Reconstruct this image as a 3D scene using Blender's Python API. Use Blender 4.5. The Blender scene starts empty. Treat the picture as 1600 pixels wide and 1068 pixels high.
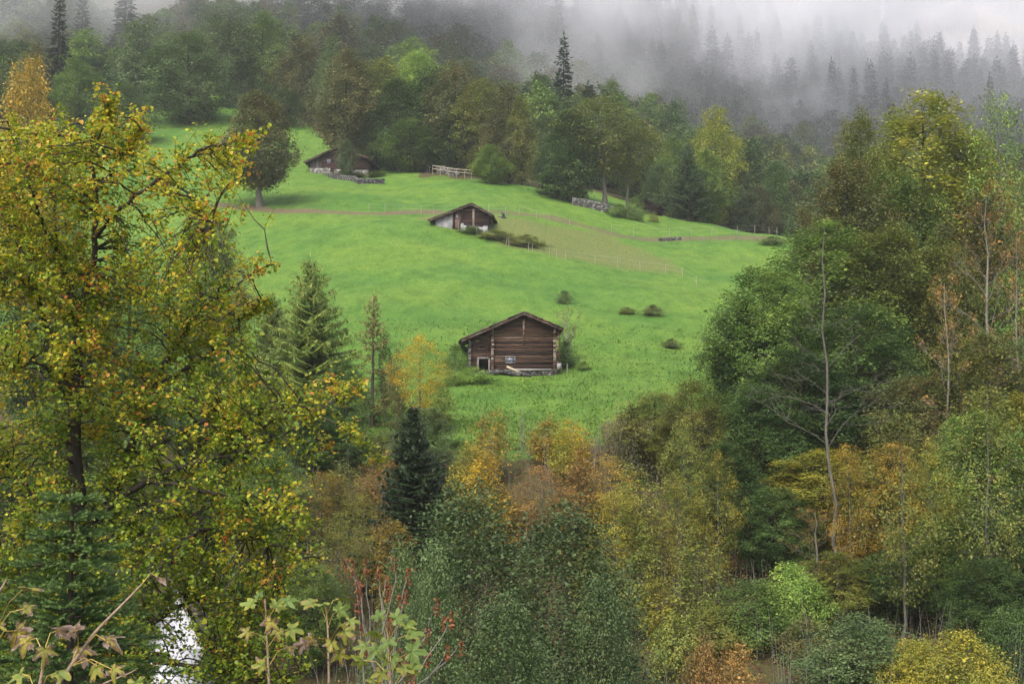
import bpy, bmesh, math, random
import numpy as np
from mathutils import Vector, Matrix

R = math.radians
S = bpy.context.scene
COL = S.collection

# ------------------------------------------------------------------ camera
FPX, CXP, CYP, PITCH = 2198.0, 800.0, 534.0, R(4.3)     # focal length in photo pixels (1600 x 1068)
cam_d = bpy.data.cameras.new("camera")
cam = bpy.data.objects.new("camera", cam_d)
COL.objects.link(cam)
cam_d.sensor_width = 36.0
cam_d.lens = 36.0 * FPX / 1600.0
cam_d.clip_start, cam_d.clip_end = 0.1, 5000
cam.location = (0, 0, 0)
cam.rotation_euler = (R(90) + PITCH, 0, 0)
S.camera = cam

# ------------------------------------------------------------------ world, sun, exposure
SUN_EL, SUN_ROT = R(52), R(205)
w = bpy.data.worlds.new("World"); S.world = w; w.use_nodes = True
nt = w.node_tree; nt.nodes.clear()
sky = nt.nodes.new("ShaderNodeTexSky"); sky.sky_type = 'NISHITA'; sky.sun_disc = False
sky.sun_elevation, sky.sun_rotation = SUN_EL, SUN_ROT
sky.dust_density = 4.0; sky.air_density = 1.0
hs = nt.nodes.new("ShaderNodeHueSaturation"); hs.inputs['Saturation'].default_value = 0.8
bg = nt.nodes.new("ShaderNodeBackground"); bg.inputs['Strength'].default_value = 0.15
wo = nt.nodes.new("ShaderNodeOutputWorld")
nt.links.new(sky.outputs[0], hs.inputs['Color']); nt.links.new(hs.outputs[0], bg.inputs[0]); nt.links.new(bg.outputs[0], wo.inputs[0])
sd = bpy.data.lights.new("sun", 'SUN'); sd.energy = 0.9; sd.angle = R(40); sd.color = (1, .97, .92)
sun = bpy.data.objects.new("sun", sd); COL.objects.link(sun)
_d = Vector((math.sin(SUN_ROT) * math.cos(SUN_EL), math.cos(SUN_ROT) * math.cos(SUN_EL), math.sin(SUN_EL)))
sun.rotation_euler = _d.to_track_quat('Z', 'Y').to_euler()
S.view_settings.view_transform = 'Standard'; S.view_settings.look = 'None'
S.view_settings.exposure = 1.3; S.view_settings.gamma = 1.0
S.render.engine = 'CYCLES'
cy = S.cycles
cy.max_bounces = 14; cy.diffuse_bounces = 3; cy.glossy_bounces = 1; cy.transmission_bounces = 3; cy.volume_bounces = 10; cy.transparent_max_bounces = 4
cy.volume_step_rate = 2.0; cy.volume_max_steps = 256

rng = np.random.default_rng(7)
rnd = random.Random(7)

# ------------------------------------------------------------------ helpers: pixels, tags, meshes
cP, sP = math.cos(PITCH), math.sin(PITCH)
def at(px, py, Y):
    """point on the sight line of a photo pixel at depth Y"""
    u, v = (px - CXP) / FPX, (CYP - py) / FPX
    d = (u, cP - v * sP, sP + v * cP)
    t = Y / d[1]
    return np.array((d[0] * t, Y, d[2] * t))

def tag(o, label=None, cat=None, group=None, kind=None):
    if label: o["label"] = label
    if cat: o["category"] = cat
    if group: o["group"] = group
    if kind: o["kind"] = kind
    return o

def empty(name, loc=(0, 0, 0), rz=0.0, label=None, cat=None, group=None):
    o = bpy.data.objects.new(name, None); COL.objects.link(o)
    o.empty_display_size = 0.3
    o.location = loc; o.rotation_euler = (0, 0, rz)
    return tag(o, label, cat, group)

class MB:
    """collects vertices and faces (numpy blocks) for one mesh; a per-vertex colour 'Col' carries leaf / board variation"""
    def __init__(s): s.v, s.f, s.c, s.m, s.n = [], [], [], [], 0
    def add(s, verts, faces, col=(0.5, 0.5, 0.5), mi=0):
        verts = np.asarray(verts, dtype=np.float64).reshape(-1, 3); faces = np.asarray(faces, dtype=np.int64)
        c = np.asarray(col, dtype=np.float64)
        if c.ndim == 1: c = np.tile(c, (len(verts), 1))
        s.v.append(verts); s.c.append(c); s.f.append(faces + s.n); s.m.append(np.full(len(faces), mi)); s.n += len(verts)
    def mesh(s, name, smooth=False):
        me = bpy.data.meshes.new(name)
        V = np.concatenate(s.v); C = np.concatenate(s.c)
        me.vertices.add(len(V)); me.vertices.foreach_set("co", V.astype(np.float32).ravel())
        sizes = np.concatenate([np.full(len(f), f.shape[1]) for f in s.f])
        loops = np.concatenate([f.ravel() for f in s.f])
        me.loops.add(len(loops)); me.loops.foreach_set("vertex_index", loops.astype(np.int32))
        me.polygons.add(len(sizes))
        st = np.concatenate(([0], np.cumsum(sizes)[:-1]))
        me.polygons.foreach_set("loop_start", st.astype(np.int32))
        me.polygons.foreach_set("material_index", np.concatenate(s.m).astype(np.int32))
        if smooth: me.polygons.foreach_set("use_smooth", np.ones(len(sizes), dtype=bool))
        a = me.color_attributes.new("Col", 'FLOAT_COLOR', 'POINT')
        a.data.foreach_set("color", np.concatenate([C, np.ones((len(C), 1))], 1).astype(np.float32).ravel())
        me.update(calc_edges=True); me.validate(clean_customdata=False)
        return me
    def build(s, name, mats, parent=None, smooth=False):
        me = s.mesh(name, smooth)
        for m in (mats if isinstance(mats, (list, tuple)) else [mats]): me.materials.append(m)
        o = bpy.data.objects.new(name, me); COL.objects.link(o)
        if parent: o.parent = parent
        return o
    def box(s, x0, x1, y0, y1, z0, z1, col=(.5, .5, .5), jit=0.0):
        v = np.array([(x, y, z) for z in (z0, z1) for x, y in ((x0, y0), (x1, y0), (x1, y1), (x0, y1))], float)
        if jit: v += rng.normal(0, jit, v.shape)
        s.add(v, [(0, 3, 2, 1), (4, 5, 6, 7), (0, 1, 5, 4), (1, 2, 6, 5), (2, 3, 7, 6), (3, 0, 4, 7)], col)
    def tube(s, pts, rad, sides=6, col=(.5, .5, .5)):
        v, f = tube(pts, rad, sides); s.add(v, f, col)

def tube(pts, rad, sides=6):
    pts = np.asarray(pts, float); n = len(pts); rad = np.broadcast_to(np.asarray(rad, float), (n,))
    T = np.gradient(pts, axis=0); T /= np.linalg.norm(T, axis=1, keepdims=True) + 1e-9
    ref = np.where(np.abs(T[:, 2:3]) > 0.9, np.array([[1., 0, 0]]), np.array([[0, 0, 1.]]))
    A = np.cross(T, ref); A /= np.linalg.norm(A, axis=1, keepdims=True) + 1e-9
    B = np.cross(T, A)
    an = np.arange(sides) * 2 * np.pi / sides
    ring = pts[:, None] + rad[:, None, None] * (A[:, None] * np.cos(an)[None, :, None] + B[:, None] * np.sin(an)[None, :, None])
    i = np.arange(n - 1)[:, None] * sides; j = np.arange(sides)[None]; k = (j + 1) % sides
    f = np.stack([i + j, i + k, i + sides + k, i + sides + j], -1).reshape(-1, 4)
    return ring.reshape(-1, 3), f

# ------------------------------------------------------------------ materials
MATS = {}
def nodes(name):
    m = bpy.data.materials.new(name); m.use_nodes = True
    t = m.node_tree; t.nodes.clear()
    out = t.nodes.new("ShaderNodeOutputMaterial")
    N = lambda ty, **k: _node(t, ty, k)
    L = t.links.new
    return m, t, N, L, out
def _node(t, ty, k):
    n = t.nodes.new(ty)
    for a, b in k.items():
        if a in n.inputs.keys(): n.inputs[a].default_value = b
        else: setattr(n, a, b)
    return n
def ramp(N, stops, interp='LINEAR'):
    r = N("ShaderNodeValToRGB"); e = r.color_ramp.elements; r.color_ramp.interpolation = interp
    while len(e) < len(stops): e.new(0.5)
    for el, (p, c) in zip(e, stops):
        el.position = p; el.color = (*c, 1)
    return r

def leaf_mat(name, stops, trans=0.3, vary=0.25, rough=0.55, blotch=0.0):
    if name in MATS: return MATS[name]
    m, t, N, L, out = nodes(name)
    a = N("ShaderNodeAttribute", attribute_name="Col")
    sep = N("ShaderNodeSeparateColor"); L(a.outputs['Color'], sep.inputs[0])
    fac = sep.outputs[0]
    if blotch:   # spots and veins of ageing leaves
        tc = N("ShaderNodeTexCoord"); n = N("ShaderNodeTexNoise", Scale=55.0, Detail=5.0, Roughness=.7); L(tc.outputs['Object'], n.inputs['Vector'])
        q = N("ShaderNodeMath", operation='MULTIPLY_ADD'); L(n.outputs[0], q.inputs[0]); q.inputs[1].default_value = blotch; q.inputs[2].default_value = -blotch * .5
        ad = N("ShaderNodeMath", operation='ADD'); L(fac, ad.inputs[0]); L(q.outputs[0], ad.inputs[1]); fac = ad.outputs[0]
    r = ramp(N, stops); L(fac, r.inputs[0])
    oi = N("ShaderNodeObjectInfo")
    mr = N("ShaderNodeMapRange"); mr.inputs[3].default_value = 1 - vary; mr.inputs[4].default_value = 1 + vary
    L(oi.outputs['Random'], mr.inputs[0])
    mg = N("ShaderNodeMapRange"); mg.inputs[3].default_value = 0.75; mg.inputs[4].default_value = 1.25
    L(sep.outputs[1], mg.inputs[0])
    mu = N("ShaderNodeMath", operation='MULTIPLY'); L(mr.outputs[0], mu.inputs[0]); L(mg.outputs[0], mu.inputs[1])
    h = N("ShaderNodeHueSaturation"); L(r.outputs[0], h.inputs['Color']); L(mu.outputs[0], h.inputs['Value'])
    p = N("ShaderNodeBsdfPrincipled", Roughness=rough); p.inputs['Specular IOR Level'].default_value = 0.3
    L(h.outputs[0], p.inputs['Base Color'])
    tr = N("ShaderNodeBsdfTranslucent"); L(h.outputs[0], tr.inputs[0])
    mx = N("ShaderNodeMixShader"); mx.inputs[0].default_value = trans
    L(p.outputs[0], mx.inputs[1]); L(tr.outputs[0], mx.inputs[2]); L(mx.outputs[0], out.inputs[0])
    MATS[name] = m; return m

def rough_mat(name, c1, c2, scale=8.0, stretch=(1, 1, 1), rough=0.85, bump=0.3, attr=False, c3=None):
    """noise-mottled surface; with attr the vertex colour's red shifts the tone board by board"""
    if name in MATS: return MATS[name]
    m, t, N, L, out = nodes(name)
    tc = N("ShaderNodeTexCoord"); mp = N("ShaderNodeMapping"); mp.inputs['Scale'].default_value = stretch
    L(tc.outputs['Object'], mp.inputs[0])
    n1 = N("ShaderNodeTexNoise", Scale=scale, Detail=8.0, Roughness=0.65); L(mp.outputs[0], n1.inputs['Vector'])
    fac = n1.outputs[0]
    if attr:
        a = N("ShaderNodeAttribute", attribute_name="Col"); sep = N("ShaderNodeSeparateColor"); L(a.outputs['Color'], sep.inputs[0])
        ad = N("ShaderNodeMath", operation='ADD'); L(fac, ad.inputs[0]); L(sep.outputs[0], ad.inputs[1])
        sb = N("ShaderNodeMath", operation='SUBTRACT'); L(ad.outputs[0], sb.inputs[0]); sb.inputs[1].default_value = 0.5
        fac = sb.outputs[0]
    stops = [(0.25, c1), (0.75, c2)] if c3 is None else [(0.2, c1), (0.55, c2), (0.85, c3)]
    r = ramp(N, stops); L(fac, r.inputs[0])
    p = N("ShaderNodeBsdfPrincipled", Roughness=rough); p.inputs['Specular IOR Level'].default_value = 0.25
    L(r.outputs[0], p.inputs['Base Color'])
    n2 = N("ShaderNodeTexNoise", Scale=scale * 3, Detail=6.0); L(mp.outputs[0], n2.inputs['Vector'])
    b = N("ShaderNodeBump", Strength=bump, Distance=0.05); L(n2.outputs[0], b.inputs['Height']); L(b.outputs[0], p.inputs['Normal'])
    L(p.outputs[0], out.inputs[0])
    MATS[name] = m; return m

bark_grey = rough_mat("bark_grey", (.05, .045, .035), (.17, .155, .125), 5, (3, 3, .6), attr=False)
bark_dark = rough_mat("bark_dark", (.018, .015, .011), (.07, .058, .042), 5, (3, 3, .6))
bark_pale = rough_mat("bark_pale", (.13, .12, .095), (.34, .32, .27), 6, (3, 3, .6))
bark_red = rough_mat("bark_conifer", (.03, .022, .016), (.10, .075, .055), 6, (3, 3, .6))
bark_twig = rough_mat("bark_lichen", (.09, .08, .06), (.27, .25, .20), 9, (2, 2, 1))

# ------------------------------------------------------------------ terrain: thin-plate surface through measured points
_cp = []
for a in [  # photo pixel, depth
    (798, 584, 132), (720, 585, 131), (880, 578, 132.5), (720, 358, 205), (640, 350, 205), (830, 372, 205), (530, 273, 275), (402, 322, 228), (340, 322, 230),
    (560, 333, 220), (670, 331, 219), (780, 333, 219), (900, 357, 222), (1000, 372, 224), (1100, 368, 232), (1210, 368, 236),
    (600, 262, 288), (640, 268, 282), (705, 275, 268), (830, 295, 258), (880, 312, 252), (905, 321, 248), (1000, 339, 248), (1080, 348, 250), (1150, 359, 248),
    (850, 285, 300), (950, 305, 300), (1040, 342, 290), (1160, 385, 300), (1230, 395, 300), (1210, 380, 238),
    (1200, 402, 215), (1080, 428, 196), (960, 415, 196), (1100, 480, 165), (1000, 480, 163), (880, 470, 165), (1090, 580, 132), (980, 570, 135),
    (960, 690, 105), (800, 702, 99), (690, 692, 100), (900, 640, 116), (700, 620, 122), (560, 630, 117), (650, 520, 145), (560, 440, 172), (420, 420, 180), (420, 560, 138), (340, 352, 218),
    (650, 400, 187), (800, 420, 183), (480, 290, 250), (600, 300, 248), (740, 305, 240),
    (330, 182, 330), (250, 228, 298), (230, 330, 242), (450, 215, 318), (480, 250, 288),
    (300, 500, 158), (100, 600, 130), (0, 300, 265), (0, 450, 185), (0, 650, 120), (-150, 500, 170), (-150, 250, 300),
    (800, 725, 95), (800, 800, 89), (800, 900, 82), (800, 1000, 76), (1000, 760, 92), (1000, 950, 80), (1150, 1040, 70), (1000, 1050, 71), (620, 740, 96), (620, 900, 82), (620, 1030, 73),
    (1100, 700, 98), (1200, 620, 116), (1400, 1000, 73), (1400, 850, 92), (1400, 700, 116), (1400, 560, 150), (1600, 1000, 78), (1600, 800, 106), (1600, 600, 150), (1600, 430, 210), (1350, 400, 238), (1800, 700, 150),
    (300, 1010, 73), (300, 850, 88), (300, 700, 105), (0, 1000, 73), (0, 800, 96),
    (0, 200, 345), (0, 100, 395), (0, 0, 445), (300, 100, 400), (300, 0, 455), (600, 170, 370), (600, 80, 450), (600, -40, 550), (900, 230, 385), (900, 120, 480), (900, 10, 570),
    (1200, 330, 380), (1200, 270, 440), (1200, 180, 530), (1200, 90, 610), (1450, 260, 450), (1450, 190, 550), (1450, 140, 630), (1600, 260, 450), (1600, 170, 580), (1600, 130, 640), (1800, 200, 560)]:
    _cp.append(at(*a))
for p in [(0, 0, -1.7), (-15, 0, -2), (15, 0, -2), (-60, 0, -4), (60, 0, -4), (0, -60, 1), (-250, -60, 0), (250, -60, 0), (0, 10, -4.2), (-20, 10, -4.6), (20, 10, -4.6), (0, 22, -8.2), (-7, 22, -8),
          (20, 22, -9), (-50, 22, -9), (50, 22, -9), (0, 40, -13), (-60, 40, -13), (60, 40, -12), (0, 58, -14.5), (-60, 58, -14), (60, 58, -12), (-12, 45, -13.6),
          (-300, 60, 0), (320, 60, 10), (-500, 0, 30), (600, 0, 20), (-450, 300, 120), (450, 300, 75), (-450, 640, 220), (560, 640, 190), (0, 690, 215), (-200, 690, 225), (200, 690, 205)]:
    _cp.append(np.array(p, float))
_cp = np.array(_cp)
SC = 100.0
def _phi(r2): return np.where(r2 > 1e-12, 0.5 * r2 * np.log(np.maximum(r2, 1e-12)), 0.0)
def _tps_fit(P, lam=2e-4):
    xy = P[:, :2] / SC; n = len(P)
    K = _phi(((xy[:, None] - xy[None]) ** 2).sum(-1)) + lam * np.eye(n)
    Q = np.concatenate([np.ones((n, 1)), xy], 1)
    A = np.block([[K, Q], [Q.T, np.zeros((3, 3))]])
    s = np.linalg.solve(A, np.concatenate([P[:, 2], np.zeros(3)]))
    return xy, s
_txy, _ts = _tps_fit(_cp)
def _smooth_noise(x, y):
    return (np.sin(x * .21 + 1.3 * np.sin(y * .11)) * np.sin(y * .17 + 1.1 * np.sin(x * .07)) * .22 + np.sin(x * .53 + y * .21) * np.sin(y * .47 - x * .13 + 2) * .09) * 1.5
def ground(x, y):
    x = np.asarray(x, float); y = np.asarray(y, float); sh = np.broadcast(x, y).shape
    q = np.stack([np.broadcast_to(x, sh).ravel(), np.broadcast_to(y, sh).ravel()], 1) / SC
    z = np.empty(len(q))
    for i in range(0, len(q), 20000):
        b = q[i:i + 20000]
        z[i:i + 20000] = _phi(((b[:, None] - _txy[None]) ** 2).sum(-1)) @ _ts[:-3] + _ts[-3] + b @ _ts[-2:]
    z = z.reshape(sh)
    return z + _smooth_noise(np.broadcast_to(x, sh), np.broadcast_to(y, sh))
def gz(x, y): return float(ground(np.array([x]), np.array([y]))[0])
def hit(px, py, y0=50.0, y1=330.0):
    """where a photo pixel's sight line first meets the ground"""
    ys = np.linspace(y0, y1, 900); P = np.array([at(px, py, y) for y in ys])
    d = P[:, 2] - ground(P[:, 0], P[:, 1])
    k = np.where(d <= 0)[0]
    k = k[0] if len(k) else int(np.argmin(np.abs(d)))
    p = P[k].copy(); p[2] = gz(p[0], p[1]); return p

def lines(segs):
    out = []
    for a, b, st in segs: out += list(np.arange(a, b, st))
    return np.array(out)
gx = lines([(-700, -260, 20), (-260, -80, 5), (-80, 80, .8), (80, 260, 5), (260, 741, 20)])
gy = lines([(-80, 0, 8), (0, 60, 2), (60, 250, .8), (250, 320, 1.4), (320, 680, 6)])
GX, GY = np.meshgrid(gx, gy); GZ = ground(GX, GY)

def seg_dist(px, py, pts):
    d = np.full(px.shape, 1e9)
    for (x0, y0), (x1, y1) in zip(pts[:-1], pts[1:]):
        dx, dy = x1 - x0, y1 - y0; t = np.clip(((px - x0) * dx + (py - y0) * dy) / (dx * dx + dy * dy + 1e-9), 0, 1)
        d = np.minimum(d, np.hypot(px - x0 - t * dx, py - y0 - t * dy))
    return d
def inside(px, py, poly):
    r = np.zeros(px.shape, bool); n = len(poly)
    for i in range(n):
        (x0, y0), (x1, y1) = poly[i], poly[(i + 1) % n]
        c = ((y0 > py) != (y1 > py)) & (px < (x1 - x0) * (py - y0) / (y1 - y0 + 1e-12) + x0); r ^= c
    return r
def world(pts): return [tuple(hit(*p)[:2]) for p in pts]
# dry, ungrazed grass right of the middle hut; the cart track and its bank; leaf litter of the wooded bank
DRY = world([(625, 336), (690, 338), (775, 336), (860, 350), (930, 362), (985, 382), (1040, 402), (1078, 424), (1060, 430), (985, 424), (900, 408), (840, 398), (790, 384), (740, 366), (690, 352)])
TRACK = world([(335, 320), (400, 326), (470, 330), (560, 333), (620, 333), (680, 332)])
BANK = world([(770, 331), (830, 336), (900, 350), (960, 366), (1010, 375), (1080, 373), (1150, 371), (1215, 374)])
LIP = world([(520, 640), (600, 690), (690, 698), (760, 705), (860, 703), (950, 692)])
wob = np.sin(GX * .9 + GY * .3) * .5 + np.sin(GX * .37 - GY * .6) * .7 + np.sin(GX*2.1+GY*1.7)*.3
dry = np.where(inside(GX + wob * 1.2, GY + wob * 1.2, DRY), 1.0, 0.0)
for _ in range(9): dry[1:-1, 1:-1] = (dry[1:-1, 1:-1] * 2 + dry[:-2, 1:-1] + dry[2:, 1:-1] + dry[1:-1, :-2] + dry[1:-1, 2:]) / 6
trk = .8 * np.clip(1.45 - np.abs(seg_dist(GX, GY, TRACK) + wob * .35) / 1.9, 0, 1)
bnk = np.clip(1.5 - np.abs(seg_dist(GX, GY, BANK) + wob * .4) / 2.2, 0, 1) * .62
earth = np.maximum(trk, bnk)
lipx = np.array([p[0] for p in LIP]); lipy = np.array([p[1] for p in LIP]); o_ = np.argsort(lipx)
edge = np.interp(GX, lipx[o_], lipy[o_], left=110, right=112)
edge = np.where(GX > 22, 112 + (GX - 22) * 4.5, edge); edge = np.where(GX < -24, 112 - (GX + 24) * 1.2, edge)
lit = np.clip((edge - GY + wob * 1.2) / 3.0, 0, 1)
backw = np.clip((GY - 262 + np.abs(GX + 20) * .0 + wob * 2 - np.where(GX < -32, np.minimum(62, (-32 - GX) * 1.6), 0) - np.where(GX < -18, 42, 0)) / 5, 0, 1)
backw = np.where((GX > 6) & (GX < 40) & (GY < 306), 0, backw)
lit = np.maximum(lit, backw); lit = np.where(GY < 9, 0.6, lit)
tm = MB()
nx, ny = len(gx), len(gy)
ii = (np.arange(ny - 1)[:, None] * nx + np.arange(nx - 1)[None]).ravel()
tm.add(np.stack([GX, GY, GZ], -1).reshape(-1, 3), np.stack([ii, ii + 1, ii + nx + 1, ii + nx], -1), np.stack([dry * .74, earth, lit], -1).reshape(-1, 3))

def ground_mat():
    m, t, N, L, out = nodes("hillside_ground")
    tc = N("ShaderNodeTexCoord")
    def noise(s, d=6.0, ro=.6, st=(1, 1, 1)):
        mp = N("ShaderNodeMapping"); mp.inputs['Scale'].default_value = st; L(tc.outputs['Object'], mp.inputs[0])
        n = N("ShaderNodeTexNoise", Scale=s, Detail=d, Roughness=ro); L(mp.outputs[0], n.inputs['Vector']); return n.outputs[0]
    big, mid, fine, tuft = noise(.06, 5), noise(.5, 6, .7, (1, .45, 1)), noise(3.0, 6, .75, (1, .5, 1)), noise(9, 3)
    def mix(a, b, f, mode='MIX'):
        x = N("ShaderNodeMix", data_type='RGBA', blend_type=mode)
        for s, i in ((f, 0), (a, 6), (b, 7)):
            if hasattr(s, 'links'): L(s, x.inputs[i])
            else: x.inputs[i].default_value = s if i == 0 else (*s, 1)
        return x.outputs[2]
    r1 = ramp(N, [(.28, (.052, .108, .014)), (.5, (.086, .168, .022)), (.74, (.128, .205, .030))]); L(mid, r1.inputs[0])
    r2 = ramp(N, [(.34, (.55, .62, .5)), (.5, (1, 1, 1)), (.66, (1.22, 1.12, 1.1))]); L(fine, r2.inputs[0])
    g = mix(r1.outputs[0], r2.outputs[0], .85, 'MULTIPLY')
    r3 = ramp(N, [(.34, (.62, .80, .8)), (.5, (1, 1, 1)), (.64, (1.22, 1.06, .95))]); L(big, r3.inputs[0])
    g = mix(g, r3.outputs[0], .8, 'MULTIPLY')
    rd = ramp(N, [(.3, (.055, .10, .02)), (.46, (.10, .135, .032)), (.6, (.155, .145, .045)), (.75, (.24, .15, .05))]); L(fine, rd.inputs[0])
    re = ramp(N, [(.3, (.07, .055, .03)), (.55, (.135, .10, .058)), (.75, (.14, .14, .06))]); L(fine, re.inputs[0])
    rl = ramp(N, [(.25, (.018, .015, .008)), (.45, (.07, .045, .022)), (.58, (.06, .07, .018)), (.75, (.14, .085, .035))]); L(fine, rl.inputs[0])
    a = N("ShaderNodeAttribute", attribute_name="Col"); sep = N("ShaderNodeSeparateColor"); L(a.outputs['Color'], sep.inputs[0])
    def soft(ch, off):   # ragged edges for the regions
        s = N("ShaderNodeMath", operation='ADD'); L(sep.outputs[ch], s.inputs[0])
        q = N("ShaderNodeMath", operation='MULTIPLY_ADD'); L(tuft if ch == 2 else mid if ch == 0 else fine, q.inputs[0]); q.inputs[1].default_value = 1.3; q.inputs[2].default_value = -.65
        L(q.outputs[0], s.inputs[1])
        r = N("ShaderNodeMapRange"); r.inputs[1].default_value = .3; r.inputs[2].default_value = .72; L(s.outputs[0], r.inputs[0]); return r.outputs[0]
    c = mix(g, rd.outputs[0], soft(0, 0)); c = mix(c, re.outputs[0], soft(1, 0)); c = mix(c, rl.outputs[0], soft(2, 0))
    p = N("ShaderNodeBsdfPrincipled", Roughness=.9); p.inputs['Specular IOR Level'].default_value = .15
    L(c, p.inputs['Base Color'])
    b1 = N("ShaderNodeBump", Strength=.9, Distance=.5); L(mid, b1.inputs['Height'])
    b2 = N("ShaderNodeBump", Strength=.9, Distance=.16); L(fine, b2.inputs['Height']); L(b1.outputs[0], b2.inputs['Normal'])
    L(b2.outputs[0], p.inputs['Normal']); L(p.outputs[0], out.inputs[0]); return m
terrain = tm.build("ground", ground_mat(), smooth=True); tag(terrain, kind="structure")

# cliff: a folded limestone face standing behind the forest
def cliff():
    mb = MB(); xs = np.arange(-420, 560, 5.0); zs = np.arange(90, 232, 4.0); X, Z = np.meshgrid(xs, zs)
    Y = 655 + 10 * np.sin(X * .021) + 5 * np.sin(X * .07 + Z * .013) + 3 * np.sin(Z * .11 + X * .02) + 2 * np.sin(Z * .31 + np.sin(X * .05) * 2) + (Z - 90) * .10 + rng.normal(0, .6, X.shape)
    Y += 8 * np.exp(-((X - 172) / 9) ** 2)
    n = len(xs); i = (np.arange(len(zs) - 1)[:, None] * n + np.arange(n - 1)[None]).ravel()
    mb.add(np.stack([X, Y, Z], -1).reshape(-1, 3), np.stack([i, i + 1, i + n + 1, i + n], -1))
    m, t, N, L, out = nodes("limestone_cliff")
    tc = N("ShaderNodeTexCoord")
    mp = N("ShaderNodeMapping"); mp.inputs['Scale'].default_value = (1, 1, 2.2); L(tc.outputs['Object'], mp.inputs[0])
    n1 = N("ShaderNodeTexNoise", Scale=.022, Detail=9.0, Roughness=.62); L(mp.outputs[0], n1.inputs['Vector'])
    mp2 = N("ShaderNodeMapping"); mp2.inputs['Scale'].default_value = (1, 1, .25); L(tc.outputs['Object'], mp2.inputs[0])
    n2 = N("ShaderNodeTexNoise", Scale=.09, Detail=8.0, Roughness=.7); L(mp2.outputs[0], n2.inputs['Vector'])
    r = ramp(N, [(.3, (.20, .20, .22)), (.47, (.36, .33, .29)), (.6, (.50, .42, .28)), (.75, (.42, .42, .44))]); L(n1.outputs[0], r.inputs[0])
    r2 = ramp(N, [(.35, (.45, .45, .48)), (.55, (1, 1, 1))]); L(n2.outputs[0], r2.inputs[0])
    x = N("ShaderNodeMix", data_type='RGBA', blend_type='MULTIPLY'); x.inputs[0].default_value = .8; L(r.outputs[0], x.inputs[6]); L(r2.outputs[0], x.inputs[7])
    p = N("ShaderNodeBsdfPrincipled", Roughness=.9); L(x.outputs[2], p.inputs['Base Color'])
    b = N("ShaderNodeBump", Strength=1.0, Distance=3.0); L(n2.outputs[0], b.inputs['Height']); L(b.outputs[0], p.inputs['Normal']); L(p.outputs[0], out.inputs[0])
    o = mb.build("cliff", m, smooth=True); tag(o, kind="structure")
cliff()
def waterfall():
    mb = MB(); P = [at(1380, -60, 640), at(1379, 0, 640), at(1379, 50, 640), at(1381, 90, 640), at(1386, 125, 639)]
    pts = np.array(P); pts = np.array([np.interp(np.linspace(0, 4, 40), range(5), pts[:, k]) for k in range(3)]).T
    pts[:, 0] += np.cumsum(rng.normal(0, .05, 40))
    mb.tube(pts, np.linspace(.55, 1.1, 40) * (1 + .3 * np.sin(np.arange(40) * 1.7)), 7)
    mb.tube(pts + np.array([.9, .3, 0]), np.linspace(.2, .6, 40), 6)
    m, t, N, L, out = nodes("falling_water"); p = N("ShaderNodeBsdfPrincipled", Roughness=.5); p.inputs['Base Color'].default_value = (.85, .87, .9, 1); L(p.outputs[0], out.inputs[0])
    o = mb.build("waterfall", m, smooth=True); tag(o, "thin white waterfall dropping down the pale cliff in the mist", "waterfall")
waterfall()

# ------------------------------------------------------------------ tree builders (skeleton grown first, foliage placed on its twigs)
def unit(v): return v / (np.linalg.norm(v, axis=-1, keepdims=True) + 1e-9)
def leaves(g, P, size, flat=0.5, col_r=None, col_g=None, outward=None, aspect=.62, six=False, fold=.25, droop=0.0):
    """one small folded blade per point of P; flat pulls the blades level; returns (verts, faces, colours)"""
    n = len(P)
    nrm = unit(g.normal(size=(n, 3))); nrm[:, 2] = np.abs(nrm[:, 2]); nrm = unit(nrm * (1 - flat) + np.array([0, 0, 1.0]) * flat + (0 if outward is None else outward * .35))
    d = unit(np.cross(nrm, unit(g.normal(size=(n, 3))))); d[:, 2] -= droop; d = unit(d)
    s = np.cross(nrm, d)
    L_ = (size * np.exp(g.normal(0, .25, n)))[:, None]; W = L_ * aspect * .5
    a = P - d * L_ * .5; b = P + d * L_ * .5
    if six:
        up = nrm * W * fold * 1.6
        q1, q2 = P - d * L_ * .22, P + d * L_ * .18
        V = np.stack([a, q1 + s * W + up, q2 + s * W * .85 + up, b, q2 - s * W * .85 + up, q1 - s * W + up], 1).reshape(-1, 3)
        k = np.arange(n)[:, None] * 6
        F = np.concatenate([k + np.array([[0, 1, 2, 3]]), k + np.array([[0, 3, 4, 5]])]); m = 6
    else:
        up = nrm * W * fold
        V = np.stack([a, P + s * W + up, b, P - s * W + up], 1).reshape(-1, 3)
        k = np.arange(n)[:, None] * 4
        F = k + np.array([[0, 1, 2, 3]]); m = 4
    cr = g.random(n) if col_r is None else col_r
    cg = g.random(n) if col_g is None else col_g
    C = np.repeat(np.clip(np.stack([cr, cg, np.zeros(n)], 1), 0, 1), m, 0)
    return V, F, C

def bend(g, a, b, k=6, sag=0.0, wig=.06):
    t = np.linspace(0, 1, k)[:, None]; L_ = np.linalg.norm(b - a)
    p = a + (b - a) * t + g.normal(0, wig * L_ / k ** .5, (k, 3)) * np.sin(np.pi * t)
    p[:, 2] += sag * L_ * np.sin(np.pi * t[:, 0]); return p

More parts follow.
